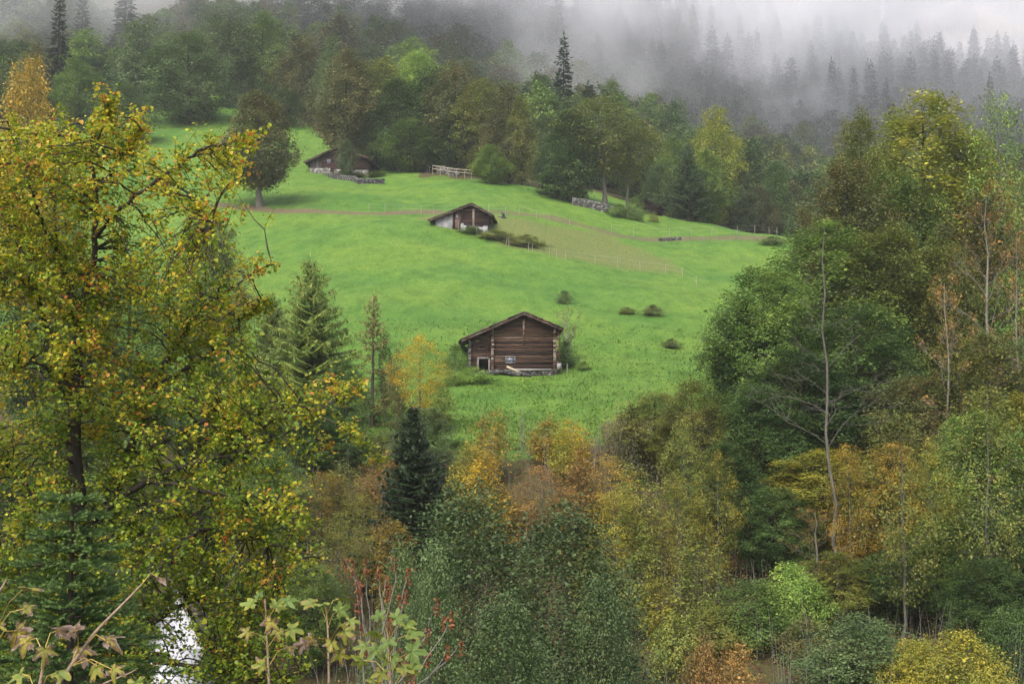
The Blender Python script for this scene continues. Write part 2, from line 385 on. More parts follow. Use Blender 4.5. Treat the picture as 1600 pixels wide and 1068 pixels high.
def broadleaf(seed, H, R_, bare=.22, nl=26, nsub=7, ncl=3, nleaf=24, leaf=.3, clump=.55, flat=.45, top=.75, widest=.4, lean=0.0, trunk_r=None, six=False, rise=.45, patchy=.5, gap=.15, twig=True, stems=1, nfill=0, lump=.22):
    """returns (wood MB, foliage MB)"""
    g = np.random.default_rng(seed); wd, fo = MB(), MB()
    tr = trunk_r or H * .017
    cl, clr = [], []
    def prof(h):   # crown radius at relative crown height 0..1
        return R_ * (np.clip(h / widest, 0, 1) ** .6 if h < widest else np.clip(1 - ((h - widest) / (1 - widest)), 0, 1) ** top * (1 - .0) + .06)
    for st in range(stems):
        off = np.zeros(3) if stems == 1 else np.array([*(g.normal(0, R_ * .10, 2)), 0])
        hs_ = 1.0 if stems == 1 else g.uniform(.75, 1)
        k = 10; tz = np.linspace(0, 1, k)
        ln = np.array([g.normal(0, .016) + lean, g.normal(0, .016)]) if stems == 1 else g.normal(0, .12, 2)
        tp = np.stack([off[0] + ln[0] * H * tz ** 1.5 + np.cumsum(g.normal(0, .006 * H, k)), off[1] + ln[1] * H * tz ** 1.5 + np.cumsum(g.normal(0, .006 * H, k)), tz * H * .97 * hs_], 1); tp[0, :2] = off[:2]
        tp[0, 2] = -.35
        tr_ = tr * (1 - tz) ** .8 + tr * .05; tr_[0] *= 1.5
        wd.tube(tp, tr_ * (1 if stems == 1 else .6), 7 if leaf < .3 else 5)
        at_t = lambda f: np.array([np.interp(f, tz, tp[:, j]) for j in range(3)])
        for i in range(nl):
            hrel = (i + g.random()) / nl
            az = i * 2.39996 + g.normal(0, .35) + st
            h_tip = hrel
            re = prof(h_tip) * g.uniform(.72, 1.08)
            if g.random() < .12: re *= g.uniform(1.05, 1.18)
            z_tip = H * (bare + (1 - bare) * h_tip) * hs_
            dirv = np.array([math.cos(az), math.sin(az), 0])
            f0 = max(bare * .75, min(.93, (z_tip - re * rise) / H))
            a = at_t(f0); b = at_t(min(.99, z_tip / H / hs_)) + dirv * re; b[2] = z_tip
            P = bend(g, a, b, 6, sag=g.uniform(-.02, .10))
            lr = max(.012, tr * .42 * (1 - f0) ** .7)
            wd.tube(P, np.linspace(lr, lr * .22, 6), 5 if leaf < .3 else 4)
            tone = g.random()
            for j in range(max(2, int(nsub * (.35 + .75 * re / R_)))):
                t = g.uniform(.3, 1.0) ** .8
                s0 = np.array([np.interp(t, np.linspace(0, 1, 6), P[:, q]) for q in range(3)])
                sl = (.18 + .32 * (1 - t) + .1) * re + .25
                dv = unit(dirv * g.uniform(.2, 1.0) + g.normal(0, .55, 3) + np.array([0, 0, .15]))
                s1 = s0 + dv * sl * g.uniform(.6, 1.2)
                if twig: wd.tube(np.array([s0, (s0 + s1) / 2 + g.normal(0, sl * .06, 3), s1]), [lr * .3, lr * .22, max(.004, lr * .1)], 3)
                if g.random() < gap: continue
                for q in range(ncl):
                    cl.append(s0 + (s1 - s0) * g.uniform(.45, 1.15) + g.normal(0, sl * .12, 3)); clr.append(np.clip(.5 + patchy * (tone - .5) + g.normal(0, .12), 0, 1))
        for q in range(int(ncl * 4)):   # the leader
            cl.append(at_t(g.uniform(.88, 1)) + g.normal(0, R_ * .06, 3)); clr.append(g.random())
    # sprays between the limbs: clumps spread through the outer half of the crown, the outline swelling and shrinking
    ph = g.uniform(0, 6.28, 4)
    hh = np.array([q for q in g.random(nfill * 3) if g.random() < prof(q) / R_ ][:nfill]) if nfill else []
    for q in hh:
        az = g.uniform(0, 6.283); re = prof(q) * (1 + lump * math.sin(3 * az + ph[0] + 7 * q) * .8 + lump * math.sin(5 * az - 11 * q + ph[1]) + g.normal(0, .05)) * (1 - .55 * g.random() ** 2.2)
        c0 = at_t(min(.97, bare + (1 - bare) * q)); cl.append(np.array([c0[0] + math.cos(az) * re, c0[1] + math.sin(az) * re, H * (bare + (1 - bare) * q) - .12 * re])); clr.append(np.clip(.5 + patchy * .5 * math.sin(2 * az + 6 * q + ph[2]) + g.normal(0, .12), 0, 1))
    cl = np.array(cl); clr = np.array(clr)
    n = len(cl); cnt = g.poisson(nleaf, n) + 1
    idx = np.repeat(np.arange(n), cnt)
    off = g.normal(size=(len(idx), 3)) * clump * np.exp(g.normal(0, .25, n))[idx, None] * np.array([1, 1, .62])
    off[:, 2] -= .25 * (off[:, 0] ** 2 + off[:, 1] ** 2) / (clump + 1e-6) * .5
    P = cl[idx] + off
    ax = np.zeros(3); ax[2] = H * (bare + (1 - bare) * widest * .8)
    outw = unit(P - ax)
    rr = np.clip(clr[idx] * .62 + g.random(len(idx)) * .42 - .02, 0, 1)
    fo.add(*leaves(g, P, leaf, flat, rr, None, outw, six=six))
    return wd, fo

def conifer(seed, H, R_, bare=.05, whorl=.55, nb=6, droop=.25, size=.35, dens=1.0, taper=.9, thin=.3, hang=.0, sparse_below=0.0, width=.30):
    g = np.random.default_rng(seed); wd, fo = MB(), MB()
    k = 8; tz = np.linspace(0, 1, k); tp = np.stack([np.cumsum(g.normal(0, .003 * H, k)), np.cumsum(g.normal(0, .003 * H, k)), tz * H], 1); tp[0] = (0, 0, -.35)
    wd.tube(tp, H * .013 * (1 - tz) + .01, 6)
    z = bare * H; Vp, D, Ls, cr = [], [], [], []
    while z < H * .985:
        f = (z / H - bare) / (1 - bare)
        re = R_ * (1 - f) ** taper + .12
        if f < .12: re *= .72 + 2.3 * f
        n = max(3, int(nb * (.6 + .5 * (1 - f)) + g.random()))
        a0 = g.random() * 6.28
        for i in range(n):
            az = a0 + i * 6.283 / n + g.normal(0, .22); L_ = re * g.uniform(.68, 1.1)
            if sparse_below and f < sparse_below and g.random() < .75: L_ *= .8; bare_b = True
            else: bare_b = False
            zz = z + g.normal(0, whorl * .25)
            d = np.array([math.cos(az), math.sin(az), 0])
            t = np.linspace(0, 1, 5)[:, None]
            base = np.array([np.interp(zz / H, tz, tp[:, 0]), np.interp(zz / H, tz, tp[:, 1]), zz])
            P = base + d * L_ * t; P[:, 2] += L_ * ((.35 * f - droop * (1 - f * .8)) * t[:, 0] + .18 * t[:, 0] ** 2.5)
            wd.tube(P, np.linspace(max(.01, .022 * L_ * .55), .006, 5), 3)
            if bare_b: 
                continue
            m = max(3, int(L_ / size * 2.6 * dens)); tone = g.random()
            tt = np.sort(g.uniform(.12, 1.0, m))
            pp = np.stack([np.interp(tt, t[:, 0], P[:, q]) for q in range(3)], 1)
            for sgn in (-1, 1):
                side = np.cross(d, [0, 0, 1.]) * sgn
                sl = size * (.55 + 1.25 * (1 - tt)) * g.uniform(.7, 1.3, m) * min(1.6, .5 + L_ * .35)
                dv = unit(side + d * g.uniform(.35, 1.0, (m, 1)) + np.stack([np.zeros(m), np.zeros(m), -g.uniform(.1, .45, m) - hang], 1))
                Vp.append(pp); D.append(dv); Ls.append(sl); cr.append(np.clip(.35 * tone + .5 * g.random(m) + .2 * tt, 0, 1))
            Vp.append(P[-1:]); D.append(unit(d[None] + np.array([[0, 0, -.1 + .5 * f]]))); Ls.append(np.array([size * 1.0])); cr.append(np.array([.8]))
            if hang > 0:
                Vp.append(pp); D.append(unit(np.stack([g.normal(0, .2, m), g.normal(0, .2, m), -np.ones(m)], 1))); Ls.append(size * g.uniform(.7, 1.7, m)); cr.append(g.random(m) * .8)
        z += whorl * g.uniform(.75, 1.25) * (1.0 - .45 * f)
    Vp.append(tp[-1:]); D.append(np.array([[0, 0, 1.]])); Ls.append(np.array([size * 1.3])); cr.append(np.array([.8]))
    P, D, Ls, cr = np.concatenate(Vp), np.concatenate(D), np.concatenate(Ls)[:, None], np.concatenate(cr); n = len(P)
    up = unit(np.array([[0, 0, 1.]]) + g.normal(0, .35, (n, 3))); s = unit(np.cross(D, up)); W = Ls * width * .5
    V = np.stack([P, P + D * Ls * .45 + s * W - up * W * thin, P + D * Ls, P + D * Ls * .45 - s * W - up * W * thin], 1).reshape(-1, 3)
    kk = np.arange(n)[:, None] * 4
    C = np.repeat(np.stack([cr, g.random(n), np.zeros(n)], 1), 4, 0)
    fo.add(V, kk + np.array([[0, 1, 2, 3]]), C)
    return wd, fo

def bare_tree(seed, H, R_, nl=18, fork=.35, depth=3, r0=.13, rise=.9):
    """a leafless or dying tree: only wood, forked down to fine twigs"""
    g = np.random.default_rng(seed); wd = MB(); tips = []
    def grow(a, d, L_, r, lev):
        k = 5; P = [a]; dd = d.copy()
        for i in range(k):
            dd = unit(dd + g.normal(0, .16, 3) + np.array([0, 0, .05])); P.append(P[-1] + dd * L_ / k)
        P = np.array(P); wd.tube(P, np.linspace(r, r * .45, k + 1), 5 if lev < 1 else 3)
        if lev >= depth: tips.append(P[-1]); return
        for i in range(4 if lev < 2 else 3):
            t = g.uniform(.35, 1); q = P[min(k, int(t * k))]
            grow(q, unit(dd + g.normal(0, .6, 3) * np.array([1, 1, .7])), L_ * g.uniform(.35, .6), r * .52, lev + 1)
    k = 12; tz = np.linspace(0, 1, k)
    tp = np.stack([np.cumsum(g.normal(0, .008 * H, k)), np.cumsum(g.normal(0, .008 * H, k)), tz * H], 1); tp[:, :2] -= tp[0, :2]; tp[0, 2] = -.3
    wd.tube(tp, r0 * (1 - tz) ** .75 + .012, 8)
    for i in range(nl):
        f = fork + (1 - fork) * (i + g.random()) / nl; az = i * 2.4 + g.normal(0, .3)
        a = np.array([np.interp(f, tz, tp[:, j]) for j in range(3)])
        L_ = R_ * (1.15 - .75 * (f - fork) / (1 - fork)) * g.uniform(.6, 1.1)
        grow(a, unit(np.array([math.cos(az), math.sin(az), rise * g.uniform(.4, 1.3)])), L_, r0 * .38 * (1.1 - f), 1)
    return wd, np.array(tips)

PROTO = {}
def proto(kind, made, H, R_, wood, leafmat):
    wd, fo = made
    PROTO.setdefault(kind, []).append((wd.mesh(kind + "_wood", smooth=True), fo.mesh(kind + "_leaves") if fo else None, H, R_))
    me, lv = PROTO[kind][-1][:2]; me.materials.append(wood)
    if lv: lv.materials.append(leafmat)
def plant(name, kind, x, y, H, Wd, mat=None, wood=None, z=None, label=None, cat="tree", group=None, v=None, rz=None, parts=("trunk", "crown"), single=None, lean=0, sink=0.0):
    """sets one tree or bush: an Empty at its foot carrying trunk and crown"""
    opts = PROTO[kind]; wm, lm, pH, pR = opts[(rnd.randrange(len(opts)) if v is None else v) % len(opts)]
    if z is None: z = gz(x, y)
    t = empty(name, (x, y, z - sink), rnd.uniform(0, 6.28) if rz is None else rz, label, cat, group)
    t.rotation_euler[1] = lean
    t.scale = (Wd / (2 * pR), Wd / (2 * pR), H / pH)
    for me, nm, mt in ((wm, parts[0], wood), (lm, parts[1], mat)):
        if me is None: continue
        o = bpy.data.objects.new(nm, me); COL.objects.link(o); o.parent = t
        if mt is not None: o.material_slots[0].link = 'OBJECT'; o.material_slots[0].material = mt
    return t
def plant_px(name, kind, px, Y, top, wpx, **k):
    """foot on the ground at the pixel column px and depth Y; crown top at photo row top; width in photo pixels"""
    x = at(px, CYP, Y)[0]; z = gz(x, Y); zt = at(px, top, Y)[2]
    return plant(name, kind, x, Y, max(.4, zt - z), wpx * Y / FPX, z=z, **k)

# ------------------------------------------------------------------ leaf colours (each its own hue range, dark to bright leaf by leaf)
LM = {}
def pal(n, *c, **k): LM[n] = leaf_mat("leaves_" + n, [(i / (len(c) - 1), x) for i, x in enumerate(c)], **k)
pal("deep", (.034, .072, .017), (.068, .125, .026), (.125, .185, .040))
pal("green", (.058, .115, .020), (.12, .195, .035), (.22, .29, .05))
pal("fresh", (0.090, 0.170, 0.030), (0.190, 0.300, 0.050), (0.340, 0.420, 0.070))
pal("grey", (.050, .088, .026), (.098, .148, .046), (.168, .220, .075))
pal("brown", (.050, .075, .022), (.12, .125, .036), (.23, .17, .05))
pal("olive", (.070, .105, .018), (.16, .19, .033), (.31, .28, .045))
pal("gold", (.09, .135, .018), (.25, .24, .03), (.48, .37, .035))
pal("amber", (.14, .13, .02), (.34, .235, .03), (.56, .34, .04))
pal("rust", (.10, .095, .024), (.25, .155, .036), (.44, .22, .052))
pal("yellow", (.24, .22, .02), (.55, .38, .025), (.75, .48, .04), trans=.4)
pal("rose", (0.125, 0.088, 0.031), (0.400, 0.150, 0.062), (0.600, 0.200, 0.088))
pal("lime", (.095, .135, .018), (.22, .25, .03), (.42, .37, .045))
pal("needle", (.018, .036, .011), (.034, .064, .018), (.060, .098, .030), trans=.1)
pal("mist", (0.021, 0.042, 0.022), (0.039, 0.066, 0.033), (0.063, 0.096, 0.045), trans=.1)
pal("larch", (.085, .14, .03), (.17, .235, .045), (.30, .32, .06), trans=.2)
pal("larchdry", (0.120, 0.130, 0.040), (0.240, 0.220, 0.060), (0.360, 0.280, 0.080), trans=.15)

# ------------------------------------------------------------------ prototypes
for s in range(5): proto("far_broad", broadleaf(100 + s, 20, 6.2, bare=.05, nl=22, nsub=6, ncl=3, nleaf=13, leaf=.58, clump=.62, twig=False, widest=.35 + .04 * s, top=.5 + .05 * s, nfill=300, flat=.35, lump=.3), 20, 6.6, bark_dark, LM["green"])
for s in range(4): proto("far_spruce", conifer(120 + s, 26, 3.6 + .3 * s, bare=.08, whorl=.85, nb=6, size=.95, dens=.9, droop=.35, width=.42), 26, 3.6 + .3 * s, bark_dark, LM["mist"])

# ------------------------------------------------------------------ the misty forest on the mountain side
def forest():
    g = np.random.default_rng(31); spots = []
    for y in np.arange(318, 640, 8.6):
        half = .395 * y + 12
        for x in np.arange(-half, half + .1, 8.6):
            X, Y = x + g.normal(0, 2.2), y + g.normal(0, 2.2)
            px = CXP + X / Y * FPX
            if Y < 372 and 250 < px < 830: continue            # open meadow and copse in front
            if px > 830 and Y < 318 + .0 * px: continue
            if Y < 340 and px <= 830: continue
            if Y > 622: continue
            z = gz(X, Y); py = CYP - FPX * math.tan(math.atan2(z + 20, Y) - PITCH)
            if py < -30 - 0 * z: continue
            spots.append((Y, X, z, px, py))
    spots.sort()
    nb = ns = 0; rest = []
    for Y, X, z, px, py in spots:
        low = px < 560
        pb = .93 if low else .97 if Y < 440 else .72 if Y < 500 else .36
        if g.random() < pb:
            mat = g.choice(["green", "deep", "grey", "brown", "olive", "fresh", "gold"], p=[.26, .28, .2, .13, .09, .02, .02] if low else [.24, .30, .24, .12, .07, .01, .02])
            if nb < 290:
                nb += 1
                where = "on the left slope above the meadow" if low else "on the mountain slope behind the meadow"
                lab = {"green": "green", "deep": "dark green", "grey": "grey-green", "brown": "brownish", "olive": "olive", "fresh": "light green", "gold": "yellowing"}[mat]
                plant("forest_tree", "far_broad", X, Y, g.uniform(13, 23), g.uniform(10, 16), mat=LM[mat], z=z, label=f"{lab} broadleaf tree in the misty forest {where}", group=f"{lab} broadleaf trees {where}")
            else: rest.append((X, Y, z, "b"))
        else:
            if ns < 290:
                ns += 1
                plant("spruce_tree", "far_spruce", X, Y, g.uniform(18, 34), g.uniform(8.5, 14), mat=LM["mist"], z=z, label="dark spruce in the misty forest on the mountain slope", group="spruces on the misty mountain slope")
            else: rest.append((X, Y, z, "s"))
    print("FOREST", nb, ns, len(rest))
    mbw = MB()
    # the far-off rest of the wood, read as one mass
    for (X, Y, z, k) in rest:
        wm, lm, pH, pR = PROTO["far_spruce" if k == "s" else "far_broad"][g.integers(4)]
        n = len(lm.vertices); co = np.empty(n * 3, np.float32); lm.vertices.foreach_get("co", co); co = co.reshape(-1, 3)
        cc = np.empty(n * 4, np.float32); lm.color_attributes["Col"].data.foreach_get("color", cc); cc = cc.reshape(-1, 4)[:, :3]
        keep = np.repeat(g.random(n // 4) < .5, 4); co, cc = co[keep], cc[keep]; n = len(co)
        a = g.random() * 6.28; ca, sa = math.cos(a), math.sin(a); sc = g.uniform(.8, 1.1)
        v = np.stack([co[:, 0] * ca - co[:, 1] * sa, co[:, 0] * sa + co[:, 1] * ca, co[:, 2]], 1) * sc + np.array([X, Y, z])
        mbw.add(v, np.arange(n).reshape(-1, 4), cc)
    if mbw.n: tag(mbw.build("distant_wood", LM["mist"]), kind="stuff")
forest()

# ------------------------------------------------------------------ the air: even haze round everything, and the low cloud lying on the slope
def volume(name, x0, x1, y0, y1, z0, z1, setup):
    mb = MB(); mb.box(x0, x1, y0, y1, z0, z1)
    m, t, N, L, out = nodes(name + "_air"); setup(t, N, L, out)
    o = mb.build(name, m); tag(o, kind="stuff"); return o
def even(t, N, L, out):
    p = N("ShaderNodeVolumePrincipled", Density=.00014, Anisotropy=.0); p.inputs['Color'].default_value = (.97, .975, 1, 1); L(p.outputs[0], out.inputs['Volume'])
volume("haze", -720, 760, -95, 700, -20, 246, even)
def cloudy(t, N, L, out):
    tc = N("ShaderNodeTexCoord"); sep = N("ShaderNodeSeparateXYZ"); L(tc.outputs['Object'], sep.inputs[0])
    mp = N("ShaderNodeMapping"); mp.inputs['Scale'].default_value = (1, .7, 1.3); L(tc.outputs['Object'], mp.inputs[0])
    n = N("ShaderNodeTexNoise", Scale=.016, Detail=4.0, Roughness=.6); L(mp.outputs[0], n.inputs['Vector'])
    nz = N("ShaderNodeMath", operation='MULTIPLY_ADD'); L(n.outputs[0], nz.inputs[0]); nz.inputs[1].default_value = 320; nz.inputs[2].default_value = -160
    h = N("ShaderNodeMath", operation='ADD'); L(sep.outputs[2], h.inputs[0]); L(nz.outputs[0], h.inputs[1])
    r = N("ShaderNodeMapRange"); r.interpolation_type = 'SMOOTHSTEP'
    for i, v in ((1, 126), (2, 198), (3, 0), (4, .019)): r.inputs[i].default_value = v
    L(h.outputs[0], r.inputs[0])
    thin = N("ShaderNodeMapRange"); thin.interpolation_type = 'SMOOTHSTEP'
    for i, v in ((1, 120), (2, 172), (3, 1), (4, .22)): thin.inputs[i].default_value = v
    L(sep.outputs[0], thin.inputs[0])
    rm = N("ShaderNodeMath", operation='MULTIPLY'); L(r.outputs[0], rm.inputs[0]); L(thin.outputs[0], rm.inputs[1])
    far = N("ShaderNodeMapRange"); far.interpolation_type = 'SMOOTHSTEP'
    for i, v in ((1, 330), (2, 440), (3, 0), (4, .0029)): far.inputs[i].default_value = v
    L(sep.outputs[1], far.inputs[0])
    tot = N("ShaderNodeMath", operation='ADD'); L(rm.outputs[0], tot.inputs[0]); L(far.outputs[0], tot.inputs[1])
    p = N("ShaderNodeVolumePrincipled", Anisotropy=.0); p.inputs['Color'].default_value = (.985, .98, 1, 1); L(tot.outputs[0], p.inputs['Density']); L(p.outputs[0], out.inputs['Volume'])
volume("low_cloud", -330, 330, 318, 640, 25, 218, cloudy)

# ------------------------------------------------------------------ buildings
log_m = rough_mat("weathered_logs", (.018, .011, .008), (.085, .045, .028), 2.2, (.35, 3, 5), .85, .5, True, (.30, .25, .20))
log_dark = rough_mat("tarred_boards", (.016, .009, .008), (.055, .027, .021), 2.2, (.35, 3, 5), .85, .5, True, (.17, .12, .10))
grey_board = rough_mat("grey_boards", (.055, .048, .043), (.13, .115, .105), 3, (3, 3, .5), .9, .4, True, (.30, .28, .26))
roof_m = rough_mat("mossy_shingles", (.030, .024, .020), (.085, .070, .055), 3, (1, 1, 1), .9, .6, True, (.18, .10, .04))
plaster = rough_mat("old_whitewash", (.09, .088, .085), (.26, .255, .25), 1.1, (1, 1, .6), .9, .3, False, (.50, .49, .48))
stone_m = rough_mat("field_stone", (.035, .034, .030), (.10, .097, .085), 2.5, (1, 1, 1), .9, .6, True, (.25, .245, .23))
pale_stone = rough_mat("whitened_stone", (.12, .115, .10), (.25, .24, .21), 2.5, (1, 1, 1), .9, .6, True, (.45, .43, .39))
pale_wood = rough_mat("pale_wood", (.30, .25, .17), (.50, .42, .28), 4, (.3, 3, 3), .8, .3)
post_wood = rough_mat("post_wood", (.16, .14, .10), (.34, .30, .23), 5, (3, 3, .5), .85, .3)
grey_wood = rough_mat("railing_wood", (.14, .13, .12), (.30, .29, .27), 5, (3, 3, .5), .85, .3)
dark_m = rough_mat("dark_interior", (.006, .005, .004), (.02, .016, .013), 2)
m, t, N, L, out = nodes("old_glass"); p_ = N("ShaderNodeBsdfPrincipled", Roughness=.12); p_.inputs['Base Color'].default_value = (.11, .135, .19, 1); p_.inputs['Specular IOR Level'].default_value = .8; L(p_.outputs[0], out.inputs[0]); glass = m
m, t, N, L, out = nodes("wire"); p_ = N("ShaderNodeBsdfPrincipled", Roughness=.6); p_.inputs['Base Color'].default_value = (.3, .3, .28, 1); L(p_.outputs[0], out.inputs[0]); wire_m = m

def rows(mb, x0, x1, z0, top, y, h=.22, th=.2, holes=(), back=False):
    """horizontal logs or boards, one by one, cut to the roof line and round the openings"""
    z = z0
    while z < z0 + 12:
        xs = np.linspace(x0, x1, 60); ok = np.array([top(x) > z + h * .6 for x in xs])
        if not ok.any(): break
        a, b = xs[ok][0], xs[ok][-1]
        spans = [(a, b)]
        for (ha, hb, za, zb) in holes:
            if z + h * .5 > za and z + h * .5 < zb:
                spans = [q for (s0, s1) in spans for q in ((s0, min(s1, ha)), (max(s0, hb), s1)) if q[1] - q[0] > .03]
        for s0, s1 in spans:
            dy = rng.normal(0, .018); tone = np.clip(.40 + rng.normal(0, .11), 0, 1)
            mb.box(s0, s1, y - th / 2 + dy, y + th / 2 + dy, z + .012, z + h - .012 + rng.normal(0, .004), (tone, .5, 0))
        z += h
def corner(x, y, z0, z1, name, mat, root, h=.22, out_=.3):
    mb = MB(); z = z0
    while z < z1:
        tone = np.clip(.62 + rng.normal(0, .16), 0, 1)
        mb.box(x - .13 + rng.normal(0, .015), x + .13 + rng.normal(0, .015), y - out_ + rng.normal(0, .05), y - .09, z + .02, z + h - .02, (tone, .5, 0), .006); z += h
    return mb.build(name, mat, root)
def stones(mb, x0, x1, y0, y1, z0, z1, s=.28):
    z = z0
    while z < z1 - .03:
        h = s * rng.uniform(.55, .95); x = x0 + rng.uniform(-.1, 0)
        while x < x1:
            wd = s * rng.uniform(.7, 1.7)
            mb.box(x, min(x1 + .05, x + wd - .02), y0 + rng.normal(0, .03), y1, z, min(z1 + .04, z + h - .015), (np.clip(.45 + rng.normal(0, .2), 0, 1), .5, 0), .022); x += wd
        z += h
def roof(root, ax, az, lx, lz, rx, rz, y0, y1, mat, th=.13):
    """two pitched slopes with courses of shingles, barge boards and purlin ends"""
    for nm, ex, ez in (("roof_slope", lx, lz), ("roof_slope", rx, rz)):
        mb = MB(); n = 9; L_ = math.hypot(ex - ax, ez - az); nx_, nz_ = (az - ez) / L_ * (1 if ex > ax else -1), abs(ex - ax) / L_
        for i in range(n):
            t0, t1 = i / n, (i + 1) / n + .03
            ny_ = 22; ys = np.linspace(y0, y1, ny_ + 1)
            for j in range(ny_):
                lift = .03 * (i % 2) + rng.uniform(0, .03); e = rng.normal(0, .012)
                a0 = np.array([ax + (ex - ax) * t0, az + (ez - az) * t0]); a1 = np.array([ax + (ex - ax) * (t1 + e), az + (ez - az) * (t1 + e)])
                u0 = a0 - np.array([nx_, nz_]) * th * .5; u1 = a1 - np.array([nx_, nz_]) * th * .5
                o0 = a0 + np.array([nx_, nz_]) * (th * .35 + lift * .3); o1 = a1 + np.array([nx_, nz_]) * (th * .35 + lift + .03)
                ya, yb = ys[j] + (rng.normal(0, .03) if j == 0 else .004), ys[j + 1] - .004
                v = [(q[0], y, q[1]) for y in (ya, yb) for q in (u0, u1, o1, o0)]
                mb.add(v, [(0, 1, 2, 3), (7, 6, 5, 4), (0, 4, 5, 1), (1, 5, 6, 2), (2, 6, 7, 3), (3, 7, 4, 0)], (np.clip(.45 + rng.normal(0, .15), 0, 1), .5, 0))
        mb.build(nm, mat, root)
        bb = MB(); d0 = np.array([ax, az - .17]); d1 = np.array([ex, ez - .17])
        v = [(q[0], y, q[1] + dz) for y in (y0 + .06, y0 + .11) for q, dz in ((d0, -.11), (d1, -.11), (d1, .06), (d0, .06))]
        bb.add(v, [(0, 1, 2, 3), (7, 6, 5, 4), (0, 4, 5, 1), (1, 5, 6, 2), (2, 6, 7, 3), (3, 7, 4, 0)], (.6, .5, 0)); bb.build("barge_board", log_m, root)
        for f in (.12, .5, .88):
            pb = MB(); cx_, cz_ = ax + (ex - ax) * f, az + (ez - az) * f - .27
            pb.box(cx_ - .09, cx_ + .09, y0 + .15, y1 - .15, cz_ - .09, cz_ + .09, (.45, .5, 0)); pb.build("purlin", log_m, root)
def window(root, x0, x1, z0, z1, y, bars=2):
    f = MB(); e = .06
    f.box(x0 - e, x1 + e, y - .14, y - .04, z1, z1 + e, (.75, .5, 0)); f.box(x0 - e, x1 + e, y - .14, y - .04, z0 - e, z0, (.75, .5, 0))
    f.box(x0 - e, x0, y - .138, y - .042, z0, z1, (.75, .5, 0)); f.box(x1, x1 + e, y - .138, y - .042, z0, z1, (.75, .5, 0))
    for i in range(bars):
        xx = x0 + (x1 - x0) * (i + 1) / (bars + 1); f.box(xx - .018, xx + .018, y - .12, y - .06, z0, z1, (.7, .5, 0))
    wf = f.build("window_frame", grey_board, root)
    g_ = MB(); g_.box(x0, x1, y - .085, y - .075, z0, z1); g_.build("pane", glass, wf)
def gable(ax, az, lx, lz, rx, rz): return lambda x: (az + (lz - az) * (ax - x) / (ax - lx) if x < ax else az + (rz - az) * (x - ax) / (rx - ax)) - .17

